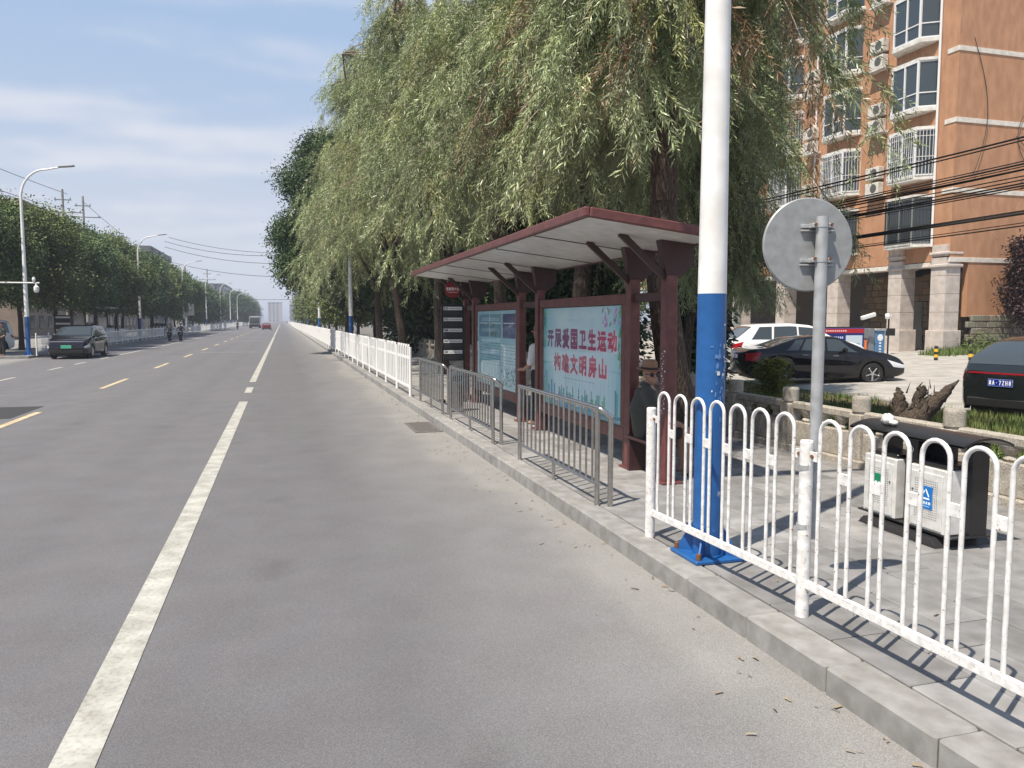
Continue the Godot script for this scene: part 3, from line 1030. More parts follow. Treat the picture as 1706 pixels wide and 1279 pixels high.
# ---------------------------------------------------------------- street furniture
func hoop_mesh(w: float, h0: float, h1: float) -> MB:      # an upside-down U of tube in the yz plane
	var b := MB.new()
	var p := [Vector3(0, h0, -w * 0.5)]
	for k in 11:
		var a := PI * k / 10.0
		p.append(Vector3(0, h1 - w * 0.5 + sin(a) * w * 0.5, -cos(a) * w * 0.5))
	p.append(Vector3(0, h0, w * 0.5))
	b.tube(p, 0.0125, 8, false)
	return b

func near_fence() -> void:
	var f := thing("hooped_fence", "white painted hooped metal fence with rust spots along the kerb", "fence")
	var line := [Vector3(2.985, SW, -5.97), Vector3(3.087, SW, -4.06), Vector3(3.125, SW, -2.12)]
	var hm := hoop_mesh(0.172, 0.24, 1.255).mesh()
	var pm := MB.new()
	pm.lathe(Transform3D(), [Vector2(0.041, 0), Vector2(0.041, 1.10), Vector2(0.037, 1.112), Vector2(0, 1.112)], 18)
	var pmm := pm.mesh()
	var lm := MB.new_box(Vector3.ZERO, Vector3(0.012, 0.07, 0.1), 0.003).mesh()
	var bolt := MB.new()
	bolt.cyl(Vector3(-0.014, 0, 0), Vector3(0.014, 0, 0), 0.013, 6)
	var boltm := bolt.mesh()
	var lug := MB.new_box(Vector3.ZERO, Vector3(0.008, 0.06, 0.08), 0.002).mesh()
	for k in 3:
		piece("post", pmm, M.white_paint, f, line[k])
	for s in 2:
		var a: Vector3 = line[s]
		var e: Vector3 = line[s + 1]
		var d := (e - a).normalized()
		var yaw := atan2(d.x, d.z)
		var len := a.distance_to(e)
		var rl := MB.new()
		rl.beam(a + d * 0.036 + Vector3.UP * 0.215, e - d * 0.036 + Vector3.UP * 0.215, 0.03, 0.055, 0.004)
		part("bottom_rail", rl, M.white_paint, f)
		var pitch := (len - 0.16) / 7.0
		for k in 7:
			var c := a + d * (0.08 + pitch * (k + 0.5))
			piece("hoop", hm, M.white_paint, f, c, yaw)
			if k < 6:
				piece("link_plate", lm, M.white_paint, f, a + d * (0.08 + pitch * (k + 1)) + Vector3.UP * 0.93, yaw)
		for q in [[a + d * 0.06, 0], [e - d * 0.06, 0]]:
			var p: Vector3 = q[0]
			piece("lug", lug, M.white_paint, f, p + Vector3.UP * 1.02, yaw)
			piece("bolt", boltm, M.rusty, f, p + Vector3.UP * 1.02, yaw)

func far_fences() -> void:
	# east: from the barriers to the far end of the street
	var f := thing("hooped_fence", "long white hooped fence running away along the kerb beyond the barriers", "fence")
	var z := -18.85
	var post := MB.new()
	post.lathe(Transform3D(), [Vector2(0.038, 0), Vector2(0.038, 1.18), Vector2(0.034, 1.19), Vector2(0, 1.19)], 10)
	var pm := post.mesh()
	var hoops := MB.new()
	for k in 7:
		var c := -0.08 - 0.3 * (k + 0.5)
		var p := []
		for i in 7:
			var a := PI * i / 6.0
			p.append(Vector3(0, 1.15 + sin(a) * 0.1, c - cos(a) * 0.1))
		p.push_front(Vector3(0, 0.24, c - 0.1))
		p.append(Vector3(0, 0.24, c + 0.1))
		hoops.tube(p, 0.013, 5, false)
	hoops.bx(Vector3(0, 0.215, -1.13), Vector3(0.03, 0.055, 2.2))
	hoops.bx(Vector3(0, 0.93, -1.13), Vector3(0.012, 0.07, 2.1))
	var hm := hoops.mesh()
	for k in 170:
		if k < 110:
			piece("post", pm, M.white_far, f, Vector3(2.96, SW, z))
		piece("panel", hm, M.white_far, f, Vector3(2.96, SW, z))
		z -= 2.3
	# west: upright bars between posts, with gaps at the crossings
	var bars := MB.new()
	for k in 11:
		bars.bx(Vector3(0, 0.62, -0.12 - k * 0.205), Vector3(0.022, 0.85, 0.022))
	bars.bx(Vector3(0, 0.25, -1.15), Vector3(0.04, 0.05, 2.2))
	bars.bx(Vector3(0, 0.98, -1.15), Vector3(0.04, 0.05, 2.2))
	var bm := bars.mesh()
	var spans := [[-46.2, -91.0, "white bar fence behind the dark car across the road"], [-93.5, -112.0, "short white bar fence beyond the two scooter riders"], [-119.0, -160.0, "white bar fence on the far kerb past the junction"], [-164.0, -330.0, "distant white bar fence along the far kerb"]]
	for s in spans:
		var w := thing("bar_fence", s[2], "fence", Vector3.ZERO, 0, "white bar fences on the far kerb")
		var y: float = s[0]
		while y > s[1]:
			piece("post", pm, M.white_far, w, Vector3(-12.35, 0.13, y))
			piece("panel", bm, M.white_far, w, Vector3(-12.35, 0.13, y))
			y -= 2.3
		piece("post", pm, M.white_far, w, Vector3(-12.35, 0.13, y))

func barrier(called: String, label: String, z0: float, z1: float) -> void:     # stainless crowd barrier; far post pair at z1
	var o := thing(called, label, "barrier", Vector3(2.99, SW, 0), 0, "stainless barriers in front of the bus shelter")
	var b := MB.new()
	var h := 0.98
	var p := [Vector3(0.1, 0.0, z0 + 0.06), Vector3(0.1, h - 0.09, z0 + 0.06)]
	for k in 5:
		var a := PI * 0.5 * k / 4.0
		p.append(Vector3(0.1 - 0.1 * sin(a), h - 0.09 + 0.09 * sin(a), z0 + 0.06 - 0.06 * (1.0 - cos(a))))
	p.append(Vector3(0, h, z0 - 0.1))
	p.append(Vector3(0, h, z1 - 0.02))
	b.tube(p, 0.027, 12)
	part("handrail", b, M.steel, o)
	b = MB.new()
	b.cyl(Vector3(0, 0.21, z0), Vector3(0, 0.21, z1), 0.018, 10)
	part("bottom_rail", b, M.steel, o)
	b = MB.new()
	b.cyl(Vector3(0, 0, 0), Vector3(0, h - 0.02, 0), 0.027, 12)
	var pm := b.mesh()
	piece("post", pm, M.steel, o, Vector3(0, 0, z0 - 0.04))
	piece("post", pm, M.steel, o, Vector3(0, 0, z1))
	b = MB.new()
	b.cyl(Vector3.ZERO, Vector3(0, 0.21, 0), 0.02, 10)
	piece("foot", b.mesh(), M.steel, o, Vector3(0, 0, (z0 + z1) * 0.5))
	b = MB.new()
	b.cyl(Vector3(0, 0.21, 0), Vector3(0, h - 0.02, 0), 0.0125, 8)
	var bm := b.mesh()
	var n := int((z0 - z1) / 0.165)
	for k in range(1, n):
		piece("bar", bm, M.steel, o, Vector3(0, 0, lerpf(z0, z1, float(k) / n)))

func lamp_post(label: String, at: Vector3, side: float) -> Node3D:      # arm reaches towards side * x
	var o := thing("street_lamp", label, "street lamp", at, 0.0, "street lamps along the road")
	var b := MB.new()
	var y0 := 2.05
	b.lathe(Transform3D(), [Vector2(0.108, y0), Vector2(0.066, 8.2)], 24)
	var p := [Vector3(0, 8.2, 0)]
	var r := [0.066]
	for k in range(1, 10):
		var a := PI * 0.5 * k / 9.0
		p.append(Vector3(side * 1.25 * (1.0 - cos(a)), 8.2 + 1.55 * sin(a), 0))
		r.append(lerpf(0.066, 0.045, k / 9.0))
	p.append(Vector3(side * 1.85, 9.9, 0))
	r.append(0.04)
	b.tube(p, r, 12)
	part("pole", b, M.pole_white, o)
	b = MB.new()
	b.lathe(Transform3D(), [Vector2(0.114, 0.02), Vector2(0.109, y0 - 0.0), Vector2(0.0, y0 + 0.001)], 24)
	part("painted_base", b, M.pole_blue, o)
	b = MB.new()
	b.bx(Vector3(0, 0.018, 0), Vector3(0.42, 0.03, 0.42), 0.006)
	part("base_plate", b, M.pole_blue, o)
	b = MB.new()
	for k in 4:
		var a := PI * 0.5 * k
		b.prism(Transform3D(Basis(Vector3.UP, a + PI * 0.25), Vector3(0, 0.034, 0)), PackedVector2Array([Vector2(0.1, 0), Vector2(0.25, 0), Vector2(0.1, 0.26)]), 0.014)
	part("gusset", b, M.pole_blue, o)
	b = MB.new()
	b.cyl(Vector3.ZERO, Vector3(0, 0.045, 0), 0.02, 6)
	var bm := b.mesh()
	for k in 4:
		piece("bolt", bm, M.rusty, o, Vector3(0.17 if k % 2 else -0.17, 0.034, 0.17 if k > 1 else -0.17))
	b = MB.new()
	var hd := Transform3D(Basis(Vector3.BACK, side * 0.13), Vector3(side * 2.2, 9.97, 0))
	b.box(hd, Vector3(0.8, 0.07, 0.26), 0.03)
	part("lamp_head", b, M.lamp_head, o)
	b = MB.new()
	b.box(hd * Transform3D(Basis(), Vector3(0.05 * side, -0.04, 0)), Vector3(0.5, 0.02, 0.2), 0.005)
	part("lens", b, M.lamp_clear, o)
	return o

func lamps() -> void:
	var near := lamp_post("tall white lamp pole with scuffed blue base inside the near fence", Vector3(3.16, SW, -5.33), -1.0)
	# peeling notices pasted on the blue paint
	var r := RandomNumberGenerator.new()
	r.seed = 17
	var names := ["sticker", "paper"]
	var b := MB.new()
	var b2 := MB.new()
	for k in 110:
		var a := r.randf_range(-2.9, 0.4) + PI * 0.5
		var y := r.randfn(1.45, 0.22) if k < 80 else r.randf_range(0.2, 1.95)
		var w := r.randf_range(0.004, 0.028) * (2.2 if k % 14 == 0 else 1.0)
		var h := r.randf_range(0.006, 0.045) * (2.2 if k % 14 == 0 else 1.0)
		var t := b2 if r.randf() < 0.16 else b
		var rr := 0.1155
		for i in 3:
			var a0 := a + w / rr * (i / 3.0)
			var a1 := a + w / rr * ((i + 1) / 3.0)
			var jag := r.randf_range(0.6, 1.0)
			t.quad(Vector3(cos(a0) * rr, y, sin(a0) * rr), Vector3(cos(a1) * rr, y, sin(a1) * rr), Vector3(cos(a1) * rr, y + h * jag, sin(a1) * rr), Vector3(cos(a0) * rr, y + h, sin(a0) * rr), Vector3(cos(a0), 0, sin(a0)))
	part("torn_notice", b, M.sticker, near).set_meta("kind", "stuff")
	part("torn_paper", b2, M.paper, near).set_meta("kind", "stuff")
	var first := lamp_post("nearest lamp post across the road, beside the oncoming dark car", Vector3(-12.95, 0.13, -47.0), 1.0)
	var zs := [-81.5, -116, -150, -184, -218, -252, -286, -320, -360, -400]
	var says := ["second lamp post across the road, behind the scooter riders", "third lamp post across the road from the camera", "fourth lamp post across the road from the camera", "fifth lamp post across the road", "sixth lamp post across the road", "seventh lamp post across the road", "eighth lamp post across the road", "ninth lamp post across the road", "tenth lamp post across the road", "last lamp post far off across the road"]
	for k in zs.size():
		copy(first, "street_lamp", says[k], Vector3(-12.95, 0.13, zs[k]))
	var es := [-39.2, -73.2, -107.2, -141.2]
	var esays := ["lamp post under the willows beyond the bus shelter, second on the near kerb", "lamp post with blue base by the long white fence, third on the near kerb", "lamp post far along the near kerb, fourth on this side", "small lamp post at the far end of the long white fence"]
	for k in es.size():
		copy(near, "street_lamp", esays[k], Vector3(3.25, SW, es[k]), PI)

func round_sign() -> void:
	var o := thing("traffic_sign", "round traffic sign seen from its grey back, strapped to the fence post", "road sign", Vector3(3.178, 0, -4.10), -0.2)
	var b := MB.new()
	b.cyl(Vector3(0, 0.63, 0), Vector3(0, 2.63, 0), 0.036, 18)
	part("pole", b, M.galv, o)
	b = MB.new()
	var x := Transform3D(Basis(Vector3.RIGHT, PI * 0.5), Vector3(-0.055, 2.465, -0.065))
	b.lathe(x, [Vector2(0, 0.004), Vector2(0.281, 0.004), Vector2(0.288, -0.003), Vector2(0.288, -0.012), Vector2(0.284, -0.012), Vector2(0.282, -0.002), Vector2(0, -0.002)], 64)
	part("disc", b, M.sign_back, o)
	b = MB.new()
	for y: float in [2.575, 2.365]:
		b.bx(Vector3(-0.005, y, -0.05), Vector3(0.21, 0.022, 0.022), 0.002)
		b.bx(Vector3(-0.005, y - 0.026, -0.05), Vector3(0.21, 0.01, 0.022), 0.002)
		b.lathe(Transform3D(Basis(), Vector3(0, y - 0.012, 0)), [Vector2(0.0365, 0), Vector2(0.039, 0), Vector2(0.039, 0.028), Vector2(0.0365, 0.028)], 18)
		for s: float in [-1, 1]:
			b.bx(Vector3(s * 0.05, y, -0.012), Vector3(0.03, 0.028, 0.06), 0.004)
	part("bracket", b, M.galv, o)
	b = MB.new()
	for y: float in [2.58, 2.375]:
		for s: float in [-1, 1]:
			b.cyl(Vector3(s * 0.05, y, 0.016), Vector3(s * 0.05, y, 0.03), 0.009, 6)
	part("nut", b, M.rusty, o)
	for y: float in [0.71, 1.08]:
		b = MB.new()
		for k in 2:
			var c := Vector3(0, y, 0) if k == 0 else Vector3(-0.084, y, 0.053)
			b.lathe(Transform3D(Basis(), c), [Vector2(0.0415 if k else 0.0365, 0), Vector2(0.0455 if k else 0.04, 0), Vector2(0.0455 if k else 0.04, 0.03), Vector2(0.0415 if k else 0.0365, 0.03)], 18)
		b.beam(Vector3(-0.03, y + 0.015, 0.01), Vector3(-0.058, y + 0.015, 0.036), 0.03, 0.03)
		part("strap", b, M.galv, o)

func litter_bin() -> void:
	var o := thing("litter_bin", "black twin litter bin with two grey doors and curved roof behind the fence", "litter bin", Vector3(5.33, SW, -5.43), -0.03)
	var b := MB.new()      # local: doors face -x, long axis z
	b.prism(Transform3D(Basis(Vector3.UP, PI * 0.5), Vector3(0, 0.0, 0)), PackedVector2Array([Vector2(-0.46, 0), Vector2(0.46, 0), Vector2(0.39, 0.07), Vector2(-0.39, 0.07)]), 0.56)
	part("base", b, M.black_stone, o)
	b = MB.new()
	b.bx(Vector3(0, 0.08, 0), Vector3(0.3, 0.05, 0.86), 0.005)
	b.bx(Vector3(0, 0.098, 0), Vector3(0.44, 0.014, 1.1), 0.004)
	for z: float in [-0.45, 0.5]:
		b.bx(Vector3(0.06, 0.475, z), Vector3(0.17, 0.77, 0.075), 0.006)
	b.bx(Vector3(0.02, 0.475, 0.005), Vector3(0.32, 0.77, 0.14), 0.006)
	b.bx(Vector3(0.05, 0.72, 0.16), Vector3(0.05, 0.2, 0.26), 0.004)
	part("frame", b, M.black_metal, o)
	b = MB.new()        # arched lid
	b.grid(func(u: float, v: float) -> Vector3:
		var a := lerpf(-1.0, 1.0, u)
		return Vector3(a * 0.245, 0.925 - 0.06 * a * a, lerpf(0.66, -0.66, v)), 16, 1)
	b.grid(func(u: float, v: float) -> Vector3:
		var a := lerpf(-1.0, 1.0, u)
		return Vector3(a * 0.245, 0.907 - 0.06 * a * a, lerpf(0.66, -0.66, v)), 16, 1, null, -1.0)
	for z: float in [-0.66, 0.66]:
		for k in 16:
			var a0 := lerpf(-1, 1, k / 16.0)
			var a1 := lerpf(-1, 1, (k + 1) / 16.0)
			b.quad(Vector3(a0 * 0.245, 0.907 - 0.06 * a0 * a0, z), Vector3(a1 * 0.245, 0.907 - 0.06 * a1 * a1, z), Vector3(a1 * 0.245, 0.925 - 0.06 * a1 * a1, z), Vector3(a0 * 0.245, 0.925 - 0.06 * a0 * a0, z), Vector3(0, 0, signf(z)))
	part("roof", b, M.black_metal, o)
	for s in 2:
		var z: float = [-0.275, 0.285][s]
		b = MB.new()
		b.bx(Vector3(-0.04, 0.372, z), Vector3(0.36, 0.53, 0.4), 0.008)
		var body := part("container", b, M.bin_grey, o)
		b = MB.new()
		b.bx(Vector3(-0.04, 0.655, z), Vector3(0.30, 0.035, 0.36), 0.006)
		part("rim", b, M.black_metal, body)
		b = MB.new()
		b.bx(Vector3(-0.226, 0.36, z), Vector3(0.012, 0.46, 0.335), 0.003)
		var door := part("door", b, M.bin_grey, body)
		b = MB.new()
		var hole := MB.new()
		hole.cyl(Vector3(-0.2322, 0, 0), Vector3(-0.2338, 0, 0), 0.0042, 6)
		for i in 13:
			for j in 17:
				var y := 0.215 + j * 0.0195
				var zz := z - 0.117 + i * 0.0195
				if absf(y - 0.385) > 0.10 or absf(zz - z) > 0.075:
					b.add(hole, Transform3D(Basis(), Vector3(0, y, zz)))
		part("perforations", b, M.hole, door).set_meta("kind", "stuff")
		var lb := part("label", panel_of(0.145, 0.19), M.label_recycle if s == 1 else M.label_other, door)
		lb.rotation.y = -PI * 0.5
		lb.position = Vector3(-0.2325, 0.385, z)
		b = MB.new()
		b.cyl(Vector3(-0.231, 0.43, z + 0.145 * (1 if s == 0 else -1)), Vector3(-0.240, 0.43, z + 0.145 * (1 if s == 0 else -1)), 0.008, 8)
		part("lock", b, M.hole, door)
	var mk := part("mark", panel_of(0.05, 0.13), M.bin_mark, o)
	mk.rotation.y = -PI * 0.5
	mk.position = Vector3(-0.1415, 0.32, 0.005)
	b = MB.new()
	b.tube(range(16).map(func(k: int) -> Vector3: return Vector3(-0.143, 0.74 + 0.026 * cos(TAU * k / 16), 0.005 + 0.026 * sin(TAU * k / 16))), 0.006, 6, false, true)
	part("ring", b, M.chrome, o)
	# crumpled paper on the roof
	b = MB.new()
	for k in 3:
		gn.seed = 60 + k
		gn.frequency = 6.0
		var c: Vector3 = [Vector3(0, 0.045, 0), Vector3(0.075, 0.03, 0.02), Vector3(-0.07, 0.022, 0.015)][k]
		var s: Vector3 = [Vector3(0.065, 0.05, 0.05), Vector3(0.045, 0.035, 0.04), Vector3(0.05, 0.024, 0.035)][k]
		b.grid(func(u: float, v: float) -> Vector3:
			var la := PI * u
			var lo := TAU * v
			var d := Vector3(sin(la) * cos(lo), cos(la), sin(la) * sin(lo))
			return c + d * s * (1.0 + 0.35 * gn.get_noise_3d(d.x, d.y, d.z)), 10, 14, null, -1.0)
	var pp := part("crumpled_paper", b, M.white_cloth, self)
	pp.position = Vector3(5.22, SW + 0.915, -5.75)
	pp.rotation.y = 1.3
	tag(pp, "crumpled white paper lying on the roof of the litter bin", "paper")

func balustrade() -> void:
	var o := thing("stone_balustrade", "weathered carved stone balustrade with square-headed posts behind the pavement", "balustrade", Vector3(7.0, SW, 0))
	var post := MB.new()
	post.bx(Vector3(0, 0.33, 0), Vector3(0.21, 0.68, 0.21), 0.014)
	post.lathe(Transform3D(), [Vector2(0.092, 0.665), Vector2(0.092, 0.69), Vector2(0.112, 0.70), Vector2(0.114, 0.86), Vector2(0.104, 0.89), Vector2(0.0, 0.895)], 12)
	var pm := post.mesh()
	var rail := MB.new_box(Vector3.ZERO, Vector3(0.13, 0.11, 1.205), 0.02).mesh()
	var slab := MB.new_box(Vector3.ZERO, Vector3(0.12, 0.34, 1.205), 0.012).mesh()
	var plinth := MB.new_box(Vector3.ZERO, Vector3(0.26, 0.1, 1.415), 0.012).mesh()
	var vase := MB.new()
	vase.lathe(Transform3D(Basis().scaled(Vector3(0.62, 1, 1))), [Vector2(0.05, 0), Vector2(0.075, 0.03), Vector2(0.05, 0.07), Vector2(0.11, 0.13), Vector2(0.12, 0.165), Vector2(0.0, 0.168)], 12)
	var vm := vase.mesh()
	var z := -1.07
	var r := RandomNumberGenerator.new()
	r.seed = 3
	for k in 34:
		piece("post", pm, M.carved_stone, o, Vector3(r.randfn(0, 0.006), 0, z), r.randfn(0, 0.02))
		var c := z - 0.71
		piece("plinth", plinth, M.carved_stone, o, Vector3(0, 0.035, c))
		piece("panel", slab, M.carved_stone, o, Vector3(0, 0.255, c))
		piece("rail", rail, M.carved_stone, o, Vector3(0, 0.645, c))
		for q: float in [-0.36, 0.0, 0.36]:
			if z > -26.0:
				piece("vase_support", vm, M.carved_stone, o, Vector3(0, 0.424, c + q))
		z -= 1.42

func shelter() -> void:
	var o := thing("bus_shelter", "maroon steel bus shelter with pale soffit and two lit poster panels", "bus shelter")
	o.set_meta("label", "maroon steel bus shelter with a flat sloping roof and two poster panels")
	var b: MB
	# roof: front edge high over the kerb, falling towards the trees
	var z0 := -7.32
	var z1 := -18.1
	var under := func(x: float) -> float: return 3.03 - (x - 2.93) * 0.118
	b = MB.new()
	var pr := PackedVector2Array([Vector2(2.93, under.call(2.93) + 0.012), Vector2(4.44, under.call(4.44) + 0.012), Vector2(4.44, under.call(4.44) + 0.075), Vector2(2.93, under.call(2.93) + 0.075)])
	b.prism(Transform3D(Basis(), Vector3(0, 0, (z0 + z1) * 0.5)), pr, z0 - z1 - 0.02)
	var roof := part("roof", b, M.maroon, o)
	b = MB.new()
	b.beam(Vector3(2.92, under.call(2.92) + 0.04, z0 + 0.02), Vector3(2.92, under.call(2.92) + 0.04, z1 - 0.02), 0.06, 0.10, 0.012)
	b.beam(Vector3(2.95, under.call(2.95) + 0.04, z0), Vector3(4.48, under.call(4.48) + 0.04, z0), 0.06, 0.10, 0.012)
	b.beam(Vector3(2.95, under.call(2.95) + 0.04, z1), Vector3(4.48, under.call(4.48) + 0.04, z1), 0.06, 0.10, 0.012)
	b.beam(Vector3(4.47, under.call(4.47) + 0.03, z0 + 0.02), Vector3(4.47, under.call(4.47) + 0.03, z1 - 0.02), 0.05, 0.09, 0.012)
	part("fascia", b, M.maroon, roof)
	# soffit panels, slightly sagging between the seams
	var zz := z0 - 0.04
	for k in 6:
		var w := 1.78
		b = MB.new()
		var za := zz
		b.grid(func(u: float, v: float) -> Vector3:
			var x := lerpf(2.96, 4.44, u)
			return Vector3(x, under.call(x) - 0.018 * sin(PI * v) * sin(PI * u) - 0.004, za - 0.012 - (w - 0.024) * v), 8, 8, null, -1.0)
		part("soffit_panel", b, M.soffit, roof)
		zz -= w
	# cross beams under the seams
	for k in 5:
		b = MB.new()
		var q := z0 - 0.04 - 1.78 * (k + 1)
		b.beam(Vector3(2.97, under.call(2.97) - 0.002, q), Vector3(4.43, under.call(4.43) - 0.002, q), 0.03, 0.02)
		part("seam", b, M.seam, roof)
	# posts in pairs, each with a forward strut and a broad plate bracket
	var ps := [-7.94, -8.89, -12.52, -13.58, -17.12, -18.0]
	for k in 6:
		var z: float = ps[k]
		b = MB.new()
		b.bx(Vector3(4.165, (SW + 2.5) * 0.5, z), Vector3(0.13, 2.5 - SW, 0.16), 0.008)
		var post := part("post", b, M.maroon, o)
		b = MB.new()
		var yt: float = under.call(3.55) + 0.0
		b.beam(Vector3(4.16, 2.43, z), Vector3(3.56, yt - 0.01, z), 0.055, 0.075, 0.008)
		part("strut", b, M.strut, post)
		b = MB.new()
		b.prism(Transform3D(Basis(), Vector3(0, 0, z)), PackedVector2Array([Vector2(4.10, 2.47), Vector2(4.27, 2.47), Vector2(4.43, 2.62), Vector2(4.43, under.call(4.43) - 0.012), Vector2(4.02, under.call(4.02) - 0.012), Vector2(4.06, 2.72)]), 0.12)
		part("bracket", b, M.maroon_dark, post)
		b = MB.new()
		b.bx(Vector3(4.185, SW + 0.012, z), Vector3(0.26, 0.024, 0.26), 0.004)
		part("foot_plate", b, M.maroon, post)
	for q in [[-8.03, -8.8], [-12.69, -13.41], [-17.29, -17.83]]:
		b = MB.new()
		b.beam(Vector3(4.185, 2.27, q[0]), Vector3(4.185, 2.27, q[1]), 0.09, 0.10, 0.006)
		part("tie_beam", b, M.maroon_dark, o)
	# poster boxes
	for k in 2:
		var za: float = [-9.02, -13.70][k]
		var zb: float = [-12.42, -16.98][k]
		var len := za - zb
		var zc := (za + zb) * 0.5
		b = MB.new()
		b.bx(Vector3(4.20, 0.55, zc), Vector3(0.15, 0.17, len), 0.008)
		b.bx(Vector3(4.20, 2.265, zc), Vector3(0.15, 0.13, len), 0.008)
		b.bx(Vector3(4.20, 1.417, za - 0.06), Vector3(0.15, 1.562, 0.12), 0.006)
		b.bx(Vector3(4.20, 1.417, zb + 0.06), Vector3(0.15, 1.562, 0.12), 0.006)
		b.bx(Vector3(4.235, 1.417, zc), Vector3(0.03, 1.562, len - 0.24))
		var fr := part("poster_frame", b, M.maroon, o)
		var pl := part("poster", panel_of(len - 0.26, 1.54), M.poster_health if k == 0 else M.poster_info, fr)
		pl.rotation.y = -PI * 0.5
		pl.position = Vector3(4.166, 1.417, zc)
		pl = part("pane", panel_of(len - 0.25, 1.55, 0.005), M.pane, fr)
		pl.rotation.y = -PI * 0.5
		pl.position = Vector3(4.142, 1.417, zc)
		b = MB.new()
		for z: float in [za - 0.06, zb + 0.06]:
			b.bx(Vector3(4.2, 0.31, z), Vector3(0.1, 0.32, 0.08), 0.004)
		part("leg", b, M.maroon_dark, fr)
	# graffiti scrawl on the first post
	b = MB.new()
	var r := RandomNumberGenerator.new()
	r.seed = 8
	for k in 26:
		var y := 0.95 + k * 0.028
		b.bx(Vector3(4.0985, y, -7.94 + r.randf_range(-0.04, 0.06)), Vector3(0.001, r.randf_range(0.006, 0.02), r.randf_range(0.01, 0.04)))
	part("scrawl", b, M.paper, o)
	# bench slung between the first posts
	var bench := thing("bench", "short dark slat bench between the nearest pair of shelter posts", "bench", Vector3(4.2, SW, -8.42))
	var slat := MB.new_box(Vector3.ZERO, Vector3(0.10, 0.035, 0.76), 0.008).mesh()
	for k in 3:
		piece("slat", slat, M.maroon_dark, bench, Vector3(-0.12 + k * 0.12, 0.42, 0))
	for z: float in [-0.3, 0.3]:
		b = MB.new()
		b.bx(Vector3(0, 0.2, z), Vector3(0.3, 0.4, 0.06), 0.006)
		part("leg", b, M.maroon_dark, bench)

func stop_board() -> void:
	var o := thing("bus_stop_board", "black bus stop board with round red sign and white route plates", "bus stop sign", Vector3(3.70, SW, -17.35), -0.12)
	var b := MB.new()
	for x: float in [-0.25, 0.25]:
		b.cyl(Vector3(x, 0, 0), Vector3(x, 2.12, 0), 0.022, 10)
	var p := [Vector3(-0.25, 2.1, 0), Vector3(-0.23, 2.17, 0), Vector3(-0.17, 2.2, 0), Vector3(0.17, 2.2, 0), Vector3(0.23, 2.17, 0), Vector3(0.25, 2.1, 0)]
	b.tube(p, 0.022, 10)
	b.cyl(Vector3(0, 2.2, 0), Vector3(0, 2.36, 0), 0.018, 10)
	for x: float in [-0.25, 0.25]:
		b.bx(Vector3(x, 0.02, 0), Vector3(0.14, 0.04, 0.3), 0.004)
	part("frame", b, M.black_metal, o)
	b = MB.new()
	b.lathe(Transform3D(Basis(Vector3.RIGHT, PI * 0.5), Vector3(0, 2.53, 0)), [Vector2(0, -0.012), Vector2(0.18, -0.012), Vector2(0.18, 0.012), Vector2(0, 0.012)], 32)
	part("disc", b, M.advert_red, o)
	b = MB.new()
	for k in 32:
		var a := TAU * k / 32
		var e := TAU * (k + 1) / 32
		var q := Vector3(0, 2.53, 0.0145)
		b.tri(q, q + Vector3(cos(a), sin(a), 0) * 0.178, q + Vector3(cos(e), sin(e), 0) * 0.178, Vector3.BACK, Vector3.BACK, Vector3.BACK, Vector2(0.5, 0.5), Vector2(0.5 + 0.5 * cos(a), 0.5 - 0.5 * sin(a)), Vector2(0.5 + 0.5 * cos(e), 0.5 - 0.5 * sin(e)))
	part("stop_name", b, M.stop_name, o)
	for k in 5:
		b = panel_of(0.44, 0.225, 0.03)
		var q := part("route_plate", b, M["route%d" % k], o)
		q.position = Vector3(0, 2.045 - k * 0.245, 0)
	b = MB.new()
	b.bx(Vector3(0, 1.55, -0.008), Vector3(0.47, 1.24, 0.014))
	part("backboard", b, M.black_metal, o)
	# small round steel litter box at the end of the third barrier
	var l := thing("waste_drum", "round stainless litter drum between the second and third barrier", "litter bin", Vector3(3.35, SW, -15.5))
	b = MB.new()
	b.lathe(Transform3D(), [Vector2(0.17, 0.02), Vector2(0.17, 0.8), Vector2(0.16, 0.84), Vector2(0, 0.86)], 24)
	part("drum", b, M.steel, l)
	b = MB.new()
	b.lathe(Transform3D(), [Vector2(0.172, 0.62), Vector2(0.172, 0.74)], 24)
	part("band", b, M.black_metal, l)

func west_shelter() -> void:
	var o := thing("bus_shelter", "dark roofed bus shelter under the trees across the road", "bus shelter", Vector3(-15.0, 0.13, -73))
	var b := MB.new()
	b.bx(Vector3(0, 2.9, 0), Vector3(2.4, 0.14, 15), 0.02)
	part("roof", b, M.galv, o)
	for k in 4:
		b = MB.new()
		b.bx(Vector3(-0.4, 1.4, -6.3 + k * 4.2), Vector3(0.18, 2.86, 0.18), 0.01)
		part("post", b, M.maroon_dark, o)
	for k in 2:
		b = MB.new()
		b.bx(Vector3(-0.4, 1.35, -4.2 + k * 8.4), Vector3(0.12, 1.7, 3.4), 0.01)
		part("poster_panel", b, M.far_window, o)
	o = thing("bus_stop_board", "striped bus stop board across the road behind the dark car", "bus stop sign", Vector3(-14.0, 0.13, -58.5))
	b = MB.new()
	b.bx(Vector3(0, 1.1, 0), Vector3(0.9, 2.2, 0.08), 0.01)
	part("board", b, M.black_metal, o)
	for k in 4:
		b = MB.new()
		b.bx(Vector3(0, 2.05 - k * 0.42, 0.05), Vector3(0.86, 0.12, 0.02))
		part("route_plate", b, M.white_far, o)

